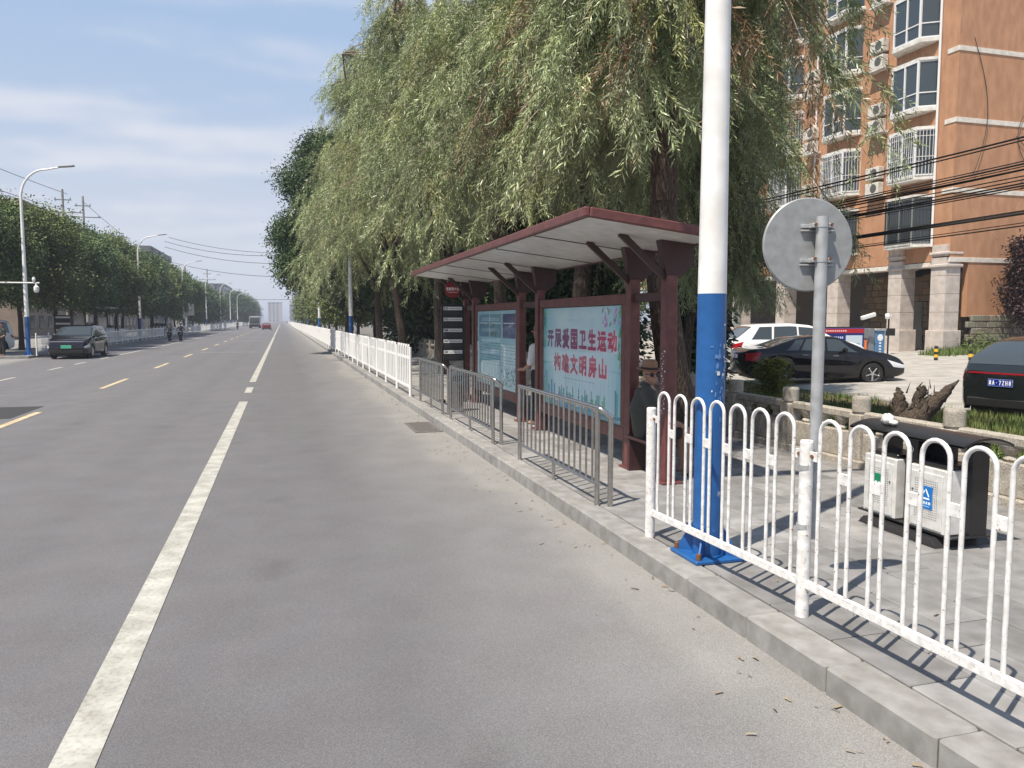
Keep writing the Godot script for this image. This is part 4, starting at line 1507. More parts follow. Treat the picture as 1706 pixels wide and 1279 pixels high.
func camera_mast(label: String, x: float, z: float, reach: float) -> void:
	var o := thing("camera_mast", label, "camera mast", Vector3(x, 0.13, z))
	var b := MB.new()
	b.cyl(Vector3.ZERO, Vector3(0, 4.1, 0), 0.07, 10)
	part("mast", b, M.pole_white, o)
	b = MB.new()
	b.cyl(Vector3(0, 3.8, 0), Vector3(reach, 3.8, 0), 0.035, 8)
	part("arm", b, M.pole_white, o)
	b = MB.new()
	b.lathe(Transform3D(Basis(), Vector3(reach - 0.15, 3.42, 0)), [Vector2(0, -0.14), Vector2(0.09, -0.11), Vector2(0.13, 0), Vector2(0.13, 0.16), Vector2(0.06, 0.24), Vector2(0.04, 0.36)], 14)
	part("dome_camera", b, M.white_plastic, o)
	b = MB.new()
	b.lathe(Transform3D(Basis(), Vector3(reach - 0.25, 3.83, 0)), [Vector2(0.05, 0), Vector2(0.09, 0.14), Vector2(0.06, 0.26), Vector2(0, 0.28)], 10)
	part("antenna", b, M.white_plastic, o)

# ---------------------------------------------------------------- the apartment block and what stands before it
const BX := 27.4            # west front
const BZ := -27.0           # south front

func bay(o: Node3D, zc: float, y0: float, y1: float, cage: int) -> void:      # three-sided bay window on the west front
	var w := 1.18
	var f := 0.74
	var d := 0.62
	var bw := Node3D.new()
	bw.name = "bay_window"
	o.add_child(bw, true)
	if bw.name != &"bay_window":
		bw.name = "bay_window_%03d" % counts.get("bay", 0)
	counts["bay"] = counts.get("bay", 0) + 1
	var plan := func(k: float) -> PackedVector2Array:
		return PackedVector2Array([Vector2(BX + 0.05, zc - w * k), Vector2(BX + 0.05, zc + w * k), Vector2(BX - d * k, zc + f * k), Vector2(BX - d * k, zc - f * k)])
	for q in [["sill", y0, 0.17, 1.1], ["cap", y1, 0.12, 1.08]]:
		var b := MB.new()
		# prism lies in xy: turn its z axis upright
		var poly := PackedVector2Array()
		for p: Vector2 in plan.call(q[3]):
			poly.append(Vector2(p.x, -p.y))
		b.prism(Transform3D(Basis(Vector3.RIGHT, -PI * 0.5), Vector3(0, q[1], 0)), poly, q[2])
		part(q[0], b, M.sill, bw)
	var pl: PackedVector2Array = plan.call(1.0)
	var yb := y0 + 0.09
	var yt := y1 - 0.06
	var fr := MB.new()
	var bars := MB.new()
	for k in 3:
		var a := Vector3(pl[k + 1].x, 0, pl[k + 1].y)
		var e := Vector3(pl[(k + 2) % 4].x, 0, pl[(k + 2) % 4].y)
		if k == 2:
			a = Vector3(pl[3].x, 0, pl[3].y)
			e = Vector3(pl[0].x, 0, pl[0].y)
		var along := (e - a).normalized()
		var nn := along.cross(Vector3.UP)
		if nn.x > 0:
			nn = -nn
		var g := MB.new()
		g.quad(a + Vector3.UP * yb, e + Vector3.UP * yb, e + Vector3.UP * yt, a + Vector3.UP * yt, nn)
		part("pane", g, M.dark_glass, bw)
		g = MB.new()
		var back := -nn * 0.25
		var p0 := a.lerp(e, 0.1) + back
		var p1 := a.lerp(e, 0.45) + back
		if (k + int(zc * 3.0 + y0)) % 2 == 0:
			g.quad(p0 + Vector3.UP * yb, p1 + Vector3.UP * yb, p1 + Vector3.UP * yt, p0 + Vector3.UP * yt, nn)
			part("curtain", g, M.curtain, bw)
		var off := nn * 0.02
		for t: float in ([0.0, 0.5, 1.0] if k == 1 else [0.0, 1.0]):
			var p := a.lerp(e, t) + off
			fr.beam(p + Vector3.UP * yb, p + Vector3.UP * yt, 0.07, 0.07)
		for y: float in [yb + 0.03, yt - 0.03]:
			fr.beam(a + off + Vector3.UP * y, e + off + Vector3.UP * y, 0.06, 0.06)
		fr.beam(a + off + Vector3.UP * (yb + 0.62), e + off + Vector3.UP * (yb + 0.62), 0.045, 0.045)
		if cage:
			var n := int(a.distance_to(e) / 0.115)
			for i in n + 1:
				var p := a.lerp(e, float(i) / n) + nn * 0.12
				bars.beam(p + Vector3.UP * yb, p + Vector3.UP * yt, 0.018, 0.018)
			for y: float in [yb + 0.02, yb + 0.8, yt - 0.3, yt - 0.02]:
				bars.beam(a + nn * 0.12 + Vector3.UP * y, e + nn * 0.12 + Vector3.UP * y, 0.022, 0.022)
	part("frame", fr, M.upvc if cage != 2 else M.aluminium, bw)
	if cage:
		part("security_cage", bars, M.cage_white if cage == 1 else M.cage_dark, bw)

func building() -> void:
	var o := thing("apartment_building", "orange rendered apartment block with bay windows and a stone arcade", "building")
	var b := MB.new()
	b.bx(Vector3(BX + 9, 12.35, BZ - 17.5), Vector3(18, 15.6, 35))
	part("wall", b, M.stucco, o)
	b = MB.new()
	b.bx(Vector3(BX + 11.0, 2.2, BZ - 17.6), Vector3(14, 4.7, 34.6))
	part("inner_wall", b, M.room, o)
	b = MB.new()
	b.bx(Vector3(BX + 9.5, 3.35, BZ - 0.15), Vector3(17, 2.42, 0.3))
	part("south_wall", b, M.stucco, o)
	# south front: pale bands and a stone block base
	for k in 5:
		b = MB.new()
		b.bx(Vector3(BX + 9.0, 4.58 + 2.92 * k, BZ + 0.005), Vector3(18.06, 0.2, 0.05), 0.006)
		part("band", b, M.band, o)
		b = MB.new()
		b.bx(Vector3(BX - 0.005, 4.58 + 2.92 * k, BZ - 0.3), Vector3(0.05, 0.2, 0.56), 0.006)
		part("band", b, M.band, o)
	b = MB.new()
	b.bx(Vector3(BX + 10, 1.3, BZ - 0.1), Vector3(16.2, 1.66, 0.3))
	var base := part("stone_base", b, M.block1, o)
	var r := RandomNumberGenerator.new()
	r.seed = 21
	for row in 6:
		var x := BX + 0.95 + (0.25 if row % 2 else 0.0)
		while x < BX + 7.0:
			var w := r.randf_range(0.45, 0.72)
			b = MB.new_box(Vector3.ZERO, Vector3(w - 0.02, 0.26, 0.12 + r.randf() * 0.05), 0.025)
			piece("block", b.mesh(), M["block%d" % r.randi_range(0, 2)], base, Vector3(x + w * 0.5, 0.68 + row * 0.28, BZ + 0.06))
			x += w
	# bay windows up the west front
	for zi in 5:
		var zc: float = [-29.25, -33.9, -38.4, -43.0, -47.6][zi]
		for k in 5:
			var yb := 4.58 + 2.92 * k
			bay(o, zc, yb + 0.72, yb + 2.85, 2 if k == 0 else 1 if k == 1 or (k == 2 and zi == 2) else 0)
	for zi in 4:
		for k in 4:
			var z: float = [-31.4, -36.2, -40.7, -45.3][zi]
			for j in 2:
				var ac := MB.new_box(Vector3(BX - 0.22, 8.2 + 2.92 * k + j * 0.72, z), Vector3(0.34, 0.56, 0.86), 0.02)
				var u := part("air_conditioner", ac, M.aircon, o)
				var fan := MB.new()
				fan.lathe(Transform3D(Basis(Vector3.BACK, PI * 0.5), Vector3(BX - 0.392, 8.2 + 2.92 * k + j * 0.72, z + 0.12)), [Vector2(0, 0.003), Vector2(0.2, 0.003), Vector2(0.21, 0.0)], 16)
				part("fan_grille", fan, M.hole, u)
			var sh := MB.new_box(Vector3(BX - 0.2, 7.86 + 2.92 * k, z), Vector3(0.42, 0.08, 1.1), 0.01)
			part("shelf", sh, M.sill, o)
	for q: float in [BZ - 0.95, BZ - 9.0, BZ - 18.0]:
		b = MB.new()
		b.cyl(Vector3(BX - 0.07, 5.2, q), Vector3(BX - 0.07, 20.0, q), 0.055, 10)
		part("downpipe", b, M.upvc, o)
	# arcade: clad columns, beam, transom windows, back wall of rough stone with a doorway
	b = MB.new()
	b.bx(Vector3(BX + 0.35, 4.42, BZ - 17.6), Vector3(0.74, 0.2, 34.6), 0.01)
	part("beam", b, M.band, o)
	for q in [[-28.3, -29.4], [-30.4, -33.5], [-34.9, -38.0], [-39.4, -42.4]]:
		b = MB.new()
		b.bx(Vector3(BX + 0.2, 4.94, (q[0] + q[1]) * 0.5), Vector3(0.1, 0.84, q[0] - q[1] + 0.6))
		var tw := part("transom_window", b, M.dark_glass, o)
		b = MB.new()
		var n := maxi(2, int((q[0] - q[1]) / 0.8))
		for i in n + 1:
			b.bx(Vector3(BX + 0.13, 4.94, lerpf(q[0], q[1], float(i) / n)), Vector3(0.06, 0.84, 0.05))
		part("mullion", b, M.upvc, tw)
	for zc: float in [-27.45, -29.95, -34.2, -38.6, -43.1, -47.5]:
		var col := Node3D.new()
		col.name = "column"
		if o.has_node(^"column"):
			counts["column"] = counts.get("column", 0) + 1
			col.name = "column_%03d" % counts["column"]
		o.add_child(col)
		var cx := BX + 0.25
		part("plinth", MB.new_box(Vector3(cx, 1.0, zc), Vector3(0.98, 1.1, 0.98), 0.02), M.cladding, col)
		var blk := MB.new_box(Vector3.ZERO, Vector3(0.80, 0.775, 0.80), 0.012).mesh()
		for k in 4:
			piece("cladding_block", blk, M.cladding, col, Vector3(cx, 1.94 + 0.785 * k, zc))
		part("capital", MB.new_box(Vector3(cx, 4.33, zc), Vector3(0.96, 0.14, 0.96), 0.03), M.cladding, col)
		part("capital", MB.new_box(Vector3(cx, 4.86, zc), Vector3(0.94, 0.12, 0.94), 0.03), M.cladding, col)
		part("neck", MB.new_box(Vector3(cx, 4.98, zc), Vector3(0.78, 0.5, 0.78), 0.01), M.cladding, col)
	b = MB.new()
	b.bx(Vector3(BX + 2.75, 2.3, -31.0), Vector3(0.2, 3.6, 7.6))
	var back := part("arcade_wall", b, M.arcade_stone1, o)
	for row in 11:
		var z := -27.5 - (0.3 if row % 2 else 0.0)
		while z > -34.6:
			var w := r.randf_range(0.4, 0.8)
			if z - w < -31.9 or z > -30.9:
				b = MB.new_box(Vector3.ZERO, Vector3(0.12 + r.randf() * 0.04, 0.31, w - 0.025), 0.025)
				piece("block", b.mesh(), M["arcade_stone%d" % r.randi_range(0, 1)], back, Vector3(BX + 2.62, 0.75 + row * 0.33, z - w * 0.5))
			z -= w
	b = MB.new()
	b.bx(Vector3(BX + 2.6, 1.75, -31.4), Vector3(0.14, 2.3, 0.9), 0.01)
	part("door", b, M.dark_glass, o)
	part("notice_board", MB.new_box(Vector3(BX + 2.52, 2.1, -28.5), Vector3(0.04, 1.3, 0.35), 0.005), M.maroon_dark, o)
	part("service_hatch", MB.new_box(Vector3(BX - 0.17, 1.75, -43.0), Vector3(0.04, 1.6, 0.75), 0.008), M.aluminium, o)

func gate_things() -> void:
	var y := lot_y(22)
	# advert board along the drive behind the cars
	var o := thing("advert_board", "long blue advert board with red top strip behind the black sedan", "advert board", Vector3(21.7, lot_y(21.7), -27.8), -0.12)
	var b := MB.new_box(Vector3(0, 0.72, -0.03), Vector3(3.9, 1.16, 0.05), 0.005)
	part("board", b, M.advert_blue, o)
	var p := part("banner", panel_of(3.86, 1.12), M.gate_banner, o)
	p.position = Vector3(0, 0.72, 0)
	for x: float in [-1.8, 1.8]:
		part("leg", MB.new_box(Vector3(x, 0.35, -0.1), Vector3(0.06, 0.7, 0.06)), M.galv, o)
	part("top_rail", MB.new_box(Vector3(0.2, 1.33, -0.05), Vector3(4.3, 0.06, 0.08)), M.black_metal, o)
	o = thing("gate_machine", "blue gate control cabinet with grey cap beside the column", "cabinet", Vector3(24.6, lot_y(24.6), -27.9))
	part("cabinet", MB.new_box(Vector3(0, 0.55, 0), Vector3(0.5, 1.05, 0.36), 0.02), M.kiosk_blue, o)
	part("cap", MB.new_box(Vector3(0, 1.12, 0), Vector3(0.58, 0.1, 0.44), 0.02), M.galv, o)
	part("side_panel", MB.new_box(Vector3(-0.42, 0.6, 0), Vector3(0.3, 1.15, 0.34), 0.02), M.lamp_head, o)
	b = MB.new()
	b.lathe(Transform3D(Basis(Vector3.RIGHT, PI * 0.5), Vector3(0, 0.78, 0.182)), [Vector2(0, 0.004), Vector2(0.13, 0.004), Vector2(0.15, 0)], 20)
	part("emblem", b, M.pole_white, o)
	b = MB.new()
	for k in 4:
		b.bx(Vector3(0, 0.55 - k * 0.13, 0.183), Vector3(0.11, 0.07, 0.006))
	part("lettering", b, M.pole_white, o)
	o = thing("barrier_post", "orange barrier post standing left of the blue gate cabinet", "post", Vector3(23.75, lot_y(23.75), -27.6))
	b = MB.new()
	b.cyl(Vector3.ZERO, Vector3(0, 0.75, 0), 0.05, 12)
	part("post", b, M.orange_plastic, o)
	part("cap", MB.new_box(Vector3(0, 0.77, 0), Vector3(0.12, 0.05, 0.12), 0.01), M.black, o)
	# cameras on slim posts
	for k in 2:
		o = thing("security_camera", ["white bullet camera angled down above the gate cabinet", "white camera on the black post right of the gate cabinet"][k], "camera", Vector3(24.35 if k == 0 else 25.35, lot_y(25), -28.1))
		b = MB.new()
		b.cyl(Vector3.ZERO, Vector3(0, 1.62, 0), 0.035, 8)
		part("post", b, M.black_metal, o)
		b = MB.new()
		b.box(Transform3D(Basis(Vector3.BACK, 0.25) if k == 0 else Basis(Vector3.UP, 0.9) * Basis(Vector3.BACK, 0.3), Vector3(-0.08, 1.68, 0)), Vector3(0.72 if k == 0 else 0.34, 0.17, 0.17), 0.03)
		part("housing", b, M.white_plastic, o)
		if k:
			part("sign_plate", MB.new_box(Vector3(0.05, 1.0, 0.06), Vector3(0.5, 0.32, 0.03), 0.004), M.black, o)
	var at := [Vector3(24.2, 0, -24.3), Vector3(22.75, 0, -21.35)]
	for k in 2:
		o = thing("bollard", ["black and yellow striped bollard in front of the corner columns", "black and yellow striped bollard beside the parked dark car"][k], "bollard", at[k] + Vector3.UP * lot_y(at[k].x), 0, "striped bollards at the drive")
		for j in 5:
			b = MB.new()
			b.lathe(Transform3D(Basis(), Vector3(0, 0.11 * j, 0)), [Vector2(0.07, 0), Vector2(0.07, 0.11)] + ([Vector2(0.0, 0.112)] if j == 4 else []), 16)
			part("stripe", b, M.black if j % 2 == 0 else M.yellow, o)

func cables() -> void:
	# bundles strung along the pavement, parallel to the road
	var sets := [[4.50, 3], [4.22, 6], [4.05, 3], [3.92, 4], [3.55, 4], [3.44, 5], [3.30, 2]]
	var r := RandomNumberGenerator.new()
	r.seed = 61
	var names := ["topmost thin cables", "broad upper bundle", "thin upper bundle", "middle bundle", "broad lower bundle", "heavy lower bundle", "lowest pair"]
	for at in sets.size():
		var s: Array = sets[at]
		for k in s[1]:
			var y: float = s[0] + r.randfn(0, 0.035)
			var x := 10.0 + r.randfn(0, 0.06)
			var p := []
			var sag := r.randf_range(0.3, 0.55)
			var dy := r.randfn(0, 0.12)
			for i in 19:
				var t := i / 18.0
				p.append(Vector3(x + r.randfn(0, 0.012), y + dy * t + sag * (4.0 * (t - 0.45) * (t - 0.45) - 0.1), lerpf(6.0, -34.0, t)))
			var b := MB.new()
			b.tube(p, r.randf_range(0.006, 0.015), 6)
			tag(part("overhead_cable", b, M.cable, self), "black cable of the %s strung in front of the apartment block" % names[at], "cable", "cables before the apartment block")
	# loose wires dangling on the south wall
	var says := ["thin dark wire curving down the orange south wall near its corner", "second thin wire looping on the orange south wall", "short loose wire on the orange south wall near the frame edge"]
	for k in 3:
		var p := []
		for i in 15:
			var t := i / 14.0
			p.append(Vector3([28.1, 31.4, 30.6][k] + [1.1, -0.9, 1.2][k] * sin(PI * t * 0.9) * 0.8, lerpf([13.8, 11.4, 9.9][k], [8.2, 8.8, 7.9][k], t), BZ + 0.07))
		var b := MB.new()
		b.tube(p, 0.014, 5)
		tag(part("loose_wire", b, M.cable, self), says[k], "wire")
	for k in 2:
		var o := thing("utility_pole", ["concrete cable pole standing among the willows behind the bus shelter", "concrete cable pole at the near end of the cables"][k], "utility pole", Vector3(10.0, 0.1, -34.0 if k == 0 else 6.0))
		var b := MB.new()
		b.lathe(Transform3D(), [Vector2(0.16, 0), Vector2(0.11, 7.5), Vector2(0, 7.5)], 12)
		part("shaft", b, M.concrete_pole, o)
		part("crossarm", MB.new_box(Vector3(0, 4.9, 0), Vector3(0.9, 0.08, 0.08)), M.galv, o)
	# wires across the road and along its west side
	var over := [
		[Vector3(-22, 15.6, -96), Vector3(-30, 17.4, -30), 0.8, "thin wire from the first utility pole towards the upper left"],
		[Vector3(-22, 13.6, -94), Vector3(-30, 15.8, -30), 0.9, "lower thin wire left of the first utility pole"],
		[Vector3(-22, 15.8, -103), Vector3(-20, 11.5, -190), 1.0, "thin wire falling away behind the second utility pole"],
		[Vector3(-22, 13.0, -103), Vector3(-20, 10.2, -190), 1.0, "lower thin wire behind the second utility pole"],
		[Vector3(-14, 12.8, -112), Vector3(6, 10.6, -100), 1.0, "topmost black wire crossing over the road"],
		[Vector3(-14, 11.9, -108), Vector3(7, 10.2, -92), 1.3, "second black wire crossing over the road"],
		[Vector3(-14, 11.2, -108), Vector3(7, 9.0, -92), 1.2, "third black wire crossing over the road"],
		[Vector3(-15, 10.2, -120), Vector3(6, 6.9, -88), 0.9, "drooping black wire crossing low over the road"],
		[Vector3(-16, 6.2, -150), Vector3(6, 5.0, -110), 0.4, "lowest dark wire crossing the distant road"]]
	for q in over:
		var p := []
		for i in 13:
			var t := i / 12.0
			p.append((q[0] as Vector3).lerp(q[1], t) - Vector3.UP * (4.0 * q[2] * t * (1.0 - t)))
		var b := MB.new()
		b.tube(p, 0.028, 5)
		tag(part("overhead_wire", b, M.cable, self), q[3], "wire")

# ---------------------------------------------------------------- vehicles: front towards -z, length s from the rear
func along(a: Array, s: float) -> float:
	var o := 0.0
	for k: float in [-0.07, 0.0, 0.07]:
		var x := s + k
		var y: float = a[0].y if x <= a[0].x else a[-1].y
		for i in a.size() - 1:
			if x > a[i].x and x <= a[i + 1].x:
				y = lerpf(a[i].y, a[i + 1].y, (x - a[i].x) / (a[i + 1].x - a[i].x))
		o += y / 3.0
	return o

func shell(d: Dictionary, s: float, t: float, side: float, out := 0.0) -> Vector3:
	var L: float = d.L
	var e := minf(s, L - s)
	var w: float = d.W * 0.5 * (1.0 - d.get("nose", 0.17) * pow(1.0 - clampf(e / 0.6, 0, 1), 2.2))
	var yt := along(d.top, s)
	var yb := minf(along(d.belt, s), yt - 0.03)
	var g := clampf((yt - yb) / (d.H - yb), 0, 1)
	var wr := lerpf(w * 0.93, w * 0.755, g)
	var lo: float = 0.22 + 0.1 * pow(1.0 - clampf(e / 0.5, 0, 1), 2.0)
	var arch := false
	for q: float in d.wheels:
		var ra: float = d.R + 0.055
		var dx := absf(s - q)
		if dx < ra:
			lo = maxf(lo, d.R + sqrt(ra * ra - dx * dx))
			arch = true
	lo = minf(lo, yb - 0.06)
	var kn := [[0.0, w * (0.985 if arch else 0.94), lo], [0.12, w * 0.99, lerpf(lo, yb, 0.2)], [0.25, w, lerpf(lo, yb, 0.52)], [0.36, w * 0.992, lerpf(lo, yb, 0.8)], [0.45, w * 0.962, lerpf(lo, yb, 0.97)], [0.5, w * 0.945, yb + 0.01 * g],
		[0.84, lerpf(w * 0.945, wr, 0.93), lerpf(yb, yt, 0.9)], [0.9, wr * 0.9, lerpf(yb, yt, 0.965)], [0.95, wr * 0.55, lerpf(yb, yt, 0.992)], [1.0, 0.0, yt]]
	var p := Vector2.ZERO
	for i in kn.size() - 1:
		if t <= kn[i + 1][0] or i == kn.size() - 2:
			var f: float = clampf((t - kn[i][0]) / (kn[i + 1][0] - kn[i][0]), 0, 1)
			p = Vector2(lerpf(kn[i][1], kn[i + 1][1], f), lerpf(kn[i][2], kn[i + 1][2], f))
			break
	var up := smoothstep(0.8, 1.0, t)
	p += Vector2(1.0 - up, 0.25 + 0.75 * up) * out
	return Vector3(p.x * side, p.y, L * 0.5 - s)

func quilt(d: Dictionary, s0: Callable, s1: Callable, t0: float, t1: float, side: float, out: float) -> MB:      # patch of the shell
	var b := MB.new()
	b.grid(func(u: float, v: float) -> Vector3:
		return shell(d, lerpf(s0.call(v), s1.call(v), u), lerpf(t0, t1, v), side, out), 12, 6, null, -side)
	return b

func over_top(d: Dictionary, s0: float, s1: float, tw: float, out: float, squeeze := 0.0) -> MB:       # patch across the upper face
	var b := MB.new()
	b.grid(func(u: float, v: float) -> Vector3:
		var x := lerpf(-1, 1, v) * (1.0 - squeeze * u)
		var p := shell(d, lerpf(s0, s1, u), 1.0 - absf(x) * (1.0 - tw), signf(x) if x != 0.0 else 1.0, 0.0)
		return p + Vector3.UP * out, 10, 16, null, -1.0)
	return b

func wheel_into(o: Node3D, at: Vector3, R: float, side: float, spokes := 5) -> void:
	var w := Node3D.new()
	w.name = "wheel"
	var k := 0
	while o.has_node(NodePath(w.name)):
		k += 1
		w.name = "wheel_%03d" % k
	o.add_child(w)
	w.position = at
	var x := Transform3D(Basis(Vector3.BACK, -PI * 0.5 * side), Vector3.ZERO)    # local y outwards
	var b := MB.new()
	b.lathe(x, [Vector2(R * 0.66, -0.11), Vector2(R * 0.93, -0.11), Vector2(R, -0.075), Vector2(R, 0.075), Vector2(R * 0.93, 0.108), Vector2(R * 0.68, 0.108), Vector2(R * 0.66, 0.08)], 32)
	part("tyre", b, M.tyre, w)
	b = MB.new()
	b.lathe(x, [Vector2(R * 0.685, 0.1), Vector2(R * 0.66, 0.105), Vector2(R * 0.62, 0.07), Vector2(R * 0.6, 0.0)], 32)
	b.lathe(x, [Vector2(R * 0.17, 0.05), Vector2(R * 0.16, 0.085), Vector2(0, 0.09)], 16)
	for i in spokes:
		var a := TAU * i / spokes
		var dr := Vector3(cos(a), 0, sin(a))
		b.beam(x * (dr * R * 0.12 + Vector3.UP * 0.07), x * (dr * R * 0.63 + Vector3.UP * 0.075), R * 0.17, 0.03, 0.008)
	part("rim", b, M.alloy, w)
	b = MB.new()
	b.lathe(x, [Vector2(R * 0.6, 0.0), Vector2(0, 0.0)], 24)
	part("brake_disc", b, M.hole, w)

func car(called: String, label: String, category: String, at: Vector3, yaw: float, d: Dictionary, paint: Material, fine := true) -> Node3D:
	var o := thing(called, label, category, at, yaw)
	var L: float = d.L
	var b := MB.new()
	var ns := 84 if fine else 40
	var nt := 30 if fine else 18
	for side: float in [-1.0, 1.0]:
		b.grid(func(u: float, v: float) -> Vector3: return shell(d, u * L, v, side), ns, nt, null, -side)
	for q in [[0.0, 1.0], [L, -1.0]]:
		var s: float = q[0]
		var sg: float = q[1]
		b.grid(func(u: float, v: float) -> Vector3:
			var x := lerpf(-1, 1, u)
			var p := shell(d, s, v * 0.985, 1.0)
			return Vector3(p.x * x, p.y, p.z + sg * 0.07 * (1.0 - x * x) * sin(PI * clampf(v + 0.12, 0, 1))), 12, 14, null, sg)
	var body := part("body", b, paint, o)
	b = MB.new()
	b.bx(Vector3(0, 0.42, 0), Vector3(d.W - 0.5, 0.5, L - 0.5))
	b.bx(Vector3(0, 0.235, 0), Vector3(d.W - 0.2, 0.08, (d.wheels[1] - d.wheels[0]) - 2.0 * d.R - 0.16), 0.02)
	part("underbody", b, M.black, o)
	# glass
	for side: float in [-1.0, 1.0]:
		for w in d.windows:      # bottom s0, s1; top s0, s1
			var g := quilt(d, func(v: float) -> float: return lerpf(w[0], w[2], v), func(v: float) -> float: return lerpf(w[1], w[3], v), 0.53, 0.81, side, 0.005)
			part("side_window", g, M.car_glass, o)
	part("windscreen", over_top(d, d.screen[0], d.screen[1], 0.865, 0.008, 0.03), M.car_glass, o)
	part("rear_window", over_top(d, d.back[0], d.back[1], 0.865, 0.008), M.car_glass, o)
	for side: float in [-1.0, 1.0]:
		wheel_into(o, Vector3(side * (d.W * 0.5 - 0.125), d.R, L * 0.5 - d.wheels[0]), d.R, side, d.get("spokes", 5))
		wheel_into(o, Vector3(side * (d.W * 0.5 - 0.125), d.R, L * 0.5 - d.wheels[1]), d.R, side, d.get("spokes", 5))
		var tl: Array = d.tail
		part("tail_light", quilt(d, func(_v: float) -> float: return -0.001, func(v: float) -> float: return lerpf(tl[2], tl[3], v), tl[0], tl[1], side, 0.008), M.lamp_red, o)
		var hl: Array = d.head
		part("headlight", quilt(d, func(v: float) -> float: return L - lerpf(hl[2], hl[3], v), func(_v: float) -> float: return L + 0.001, hl[0], hl[1], side, 0.008), M.lamp_clear, o)
		if fine:
			var mp := shell(d, d.screen[0] - 0.62, 0.52, side)
			b = MB.new()
			b.ell(Transform3D(Basis().scaled(Vector3(0.11, 0.075, 0.075)), mp + Vector3(side * 0.13, 0.06, 0)), 14, 8)
			b.beam(mp + Vector3(-side * 0.02, 0.0, 0), mp + Vector3(side * 0.08, 0.04, 0), 0.05, 0.03)
			part("wing_mirror", b, paint, o)
			for hs: float in d.handles:
				var hp := shell(d, hs, 0.40, side, 0.018)
				part("door_handle", MB.new_box(hp, Vector3(0.025, 0.026, 0.17), 0.008), M.chrome, o)
			b = MB.new()      # shut lines
			for hs: float in d.seams:
				var pts := []
				for i in 9:
					pts.append(shell(d, hs, lerpf(0.06, 0.49, i / 8.0), side, 0.001))
				b.tube(pts, 0.004, 4, false)
			part("door_seam", b, M.dark, body)
	return o

func sedan_shape() -> Dictionary:
	return {"L": 4.82, "W": 1.83, "H": 1.47, "R": 0.325, "wheels": [1.02, 3.80], "spokes": 5,
		"top": [Vector2(0, 0.96), Vector2(0.06, 1.04), Vector2(0.5, 1.09), Vector2(0.72, 1.11), Vector2(1.55, 1.41), Vector2(2.1, 1.47), Vector2(2.75, 1.44), Vector2(3.62, 1.05), Vector2(4.3, 0.93), Vector2(4.65, 0.80), Vector2(4.82, 0.62)],
		"belt": [Vector2(0, 0.93), Vector2(0.8, 1.0), Vector2(3.6, 0.93), Vector2(4.82, 0.58)],
		"windows": [[1.62, 2.36, 1.82, 2.36], [2.43, 3.36, 2.43, 2.86], [1.18, 1.55, 1.5, 1.75]], "screen": [3.52, 2.80], "back": [0.76, 1.52], "tail": [0.30, 0.49, 0.32, 0.46], "head": [0.30, 0.47, 0.42, 0.60], "handles": [1.75, 2.66], "seams": [1.45, 2.4, 3.3]}

func suv_shape() -> Dictionary:
	return {"L": 4.85, "W": 1.93, "H": 1.70, "R": 0.365, "wheels": [1.0, 3.86], "spokes": 10,
		"top": [Vector2(0, 0.98), Vector2(0.06, 1.07), Vector2(0.16, 1.14), Vector2(0.72, 1.60), Vector2(0.95, 1.66), Vector2(2.1, 1.70), Vector2(2.85, 1.63), Vector2(3.72, 1.13), Vector2(4.4, 1.01), Vector2(4.72, 0.88), Vector2(4.85, 0.66)],
		"belt": [Vector2(0, 0.95), Vector2(0.5, 1.08), Vector2(3.7, 1.02), Vector2(4.85, 0.62)],
		"windows": [[1.45, 2.3, 1.5, 2.3], [2.36, 3.4, 2.36, 2.95], [0.66, 1.38, 0.98, 1.42]], "screen": [3.64, 2.92], "back": [0.18, 0.70], "tail": [0.36, 0.49, 0.30, 0.40], "head": [0.32, 0.46, 0.42, 0.55], "handles": [1.6, 2.6], "seams": [1.42, 2.33, 3.4]}

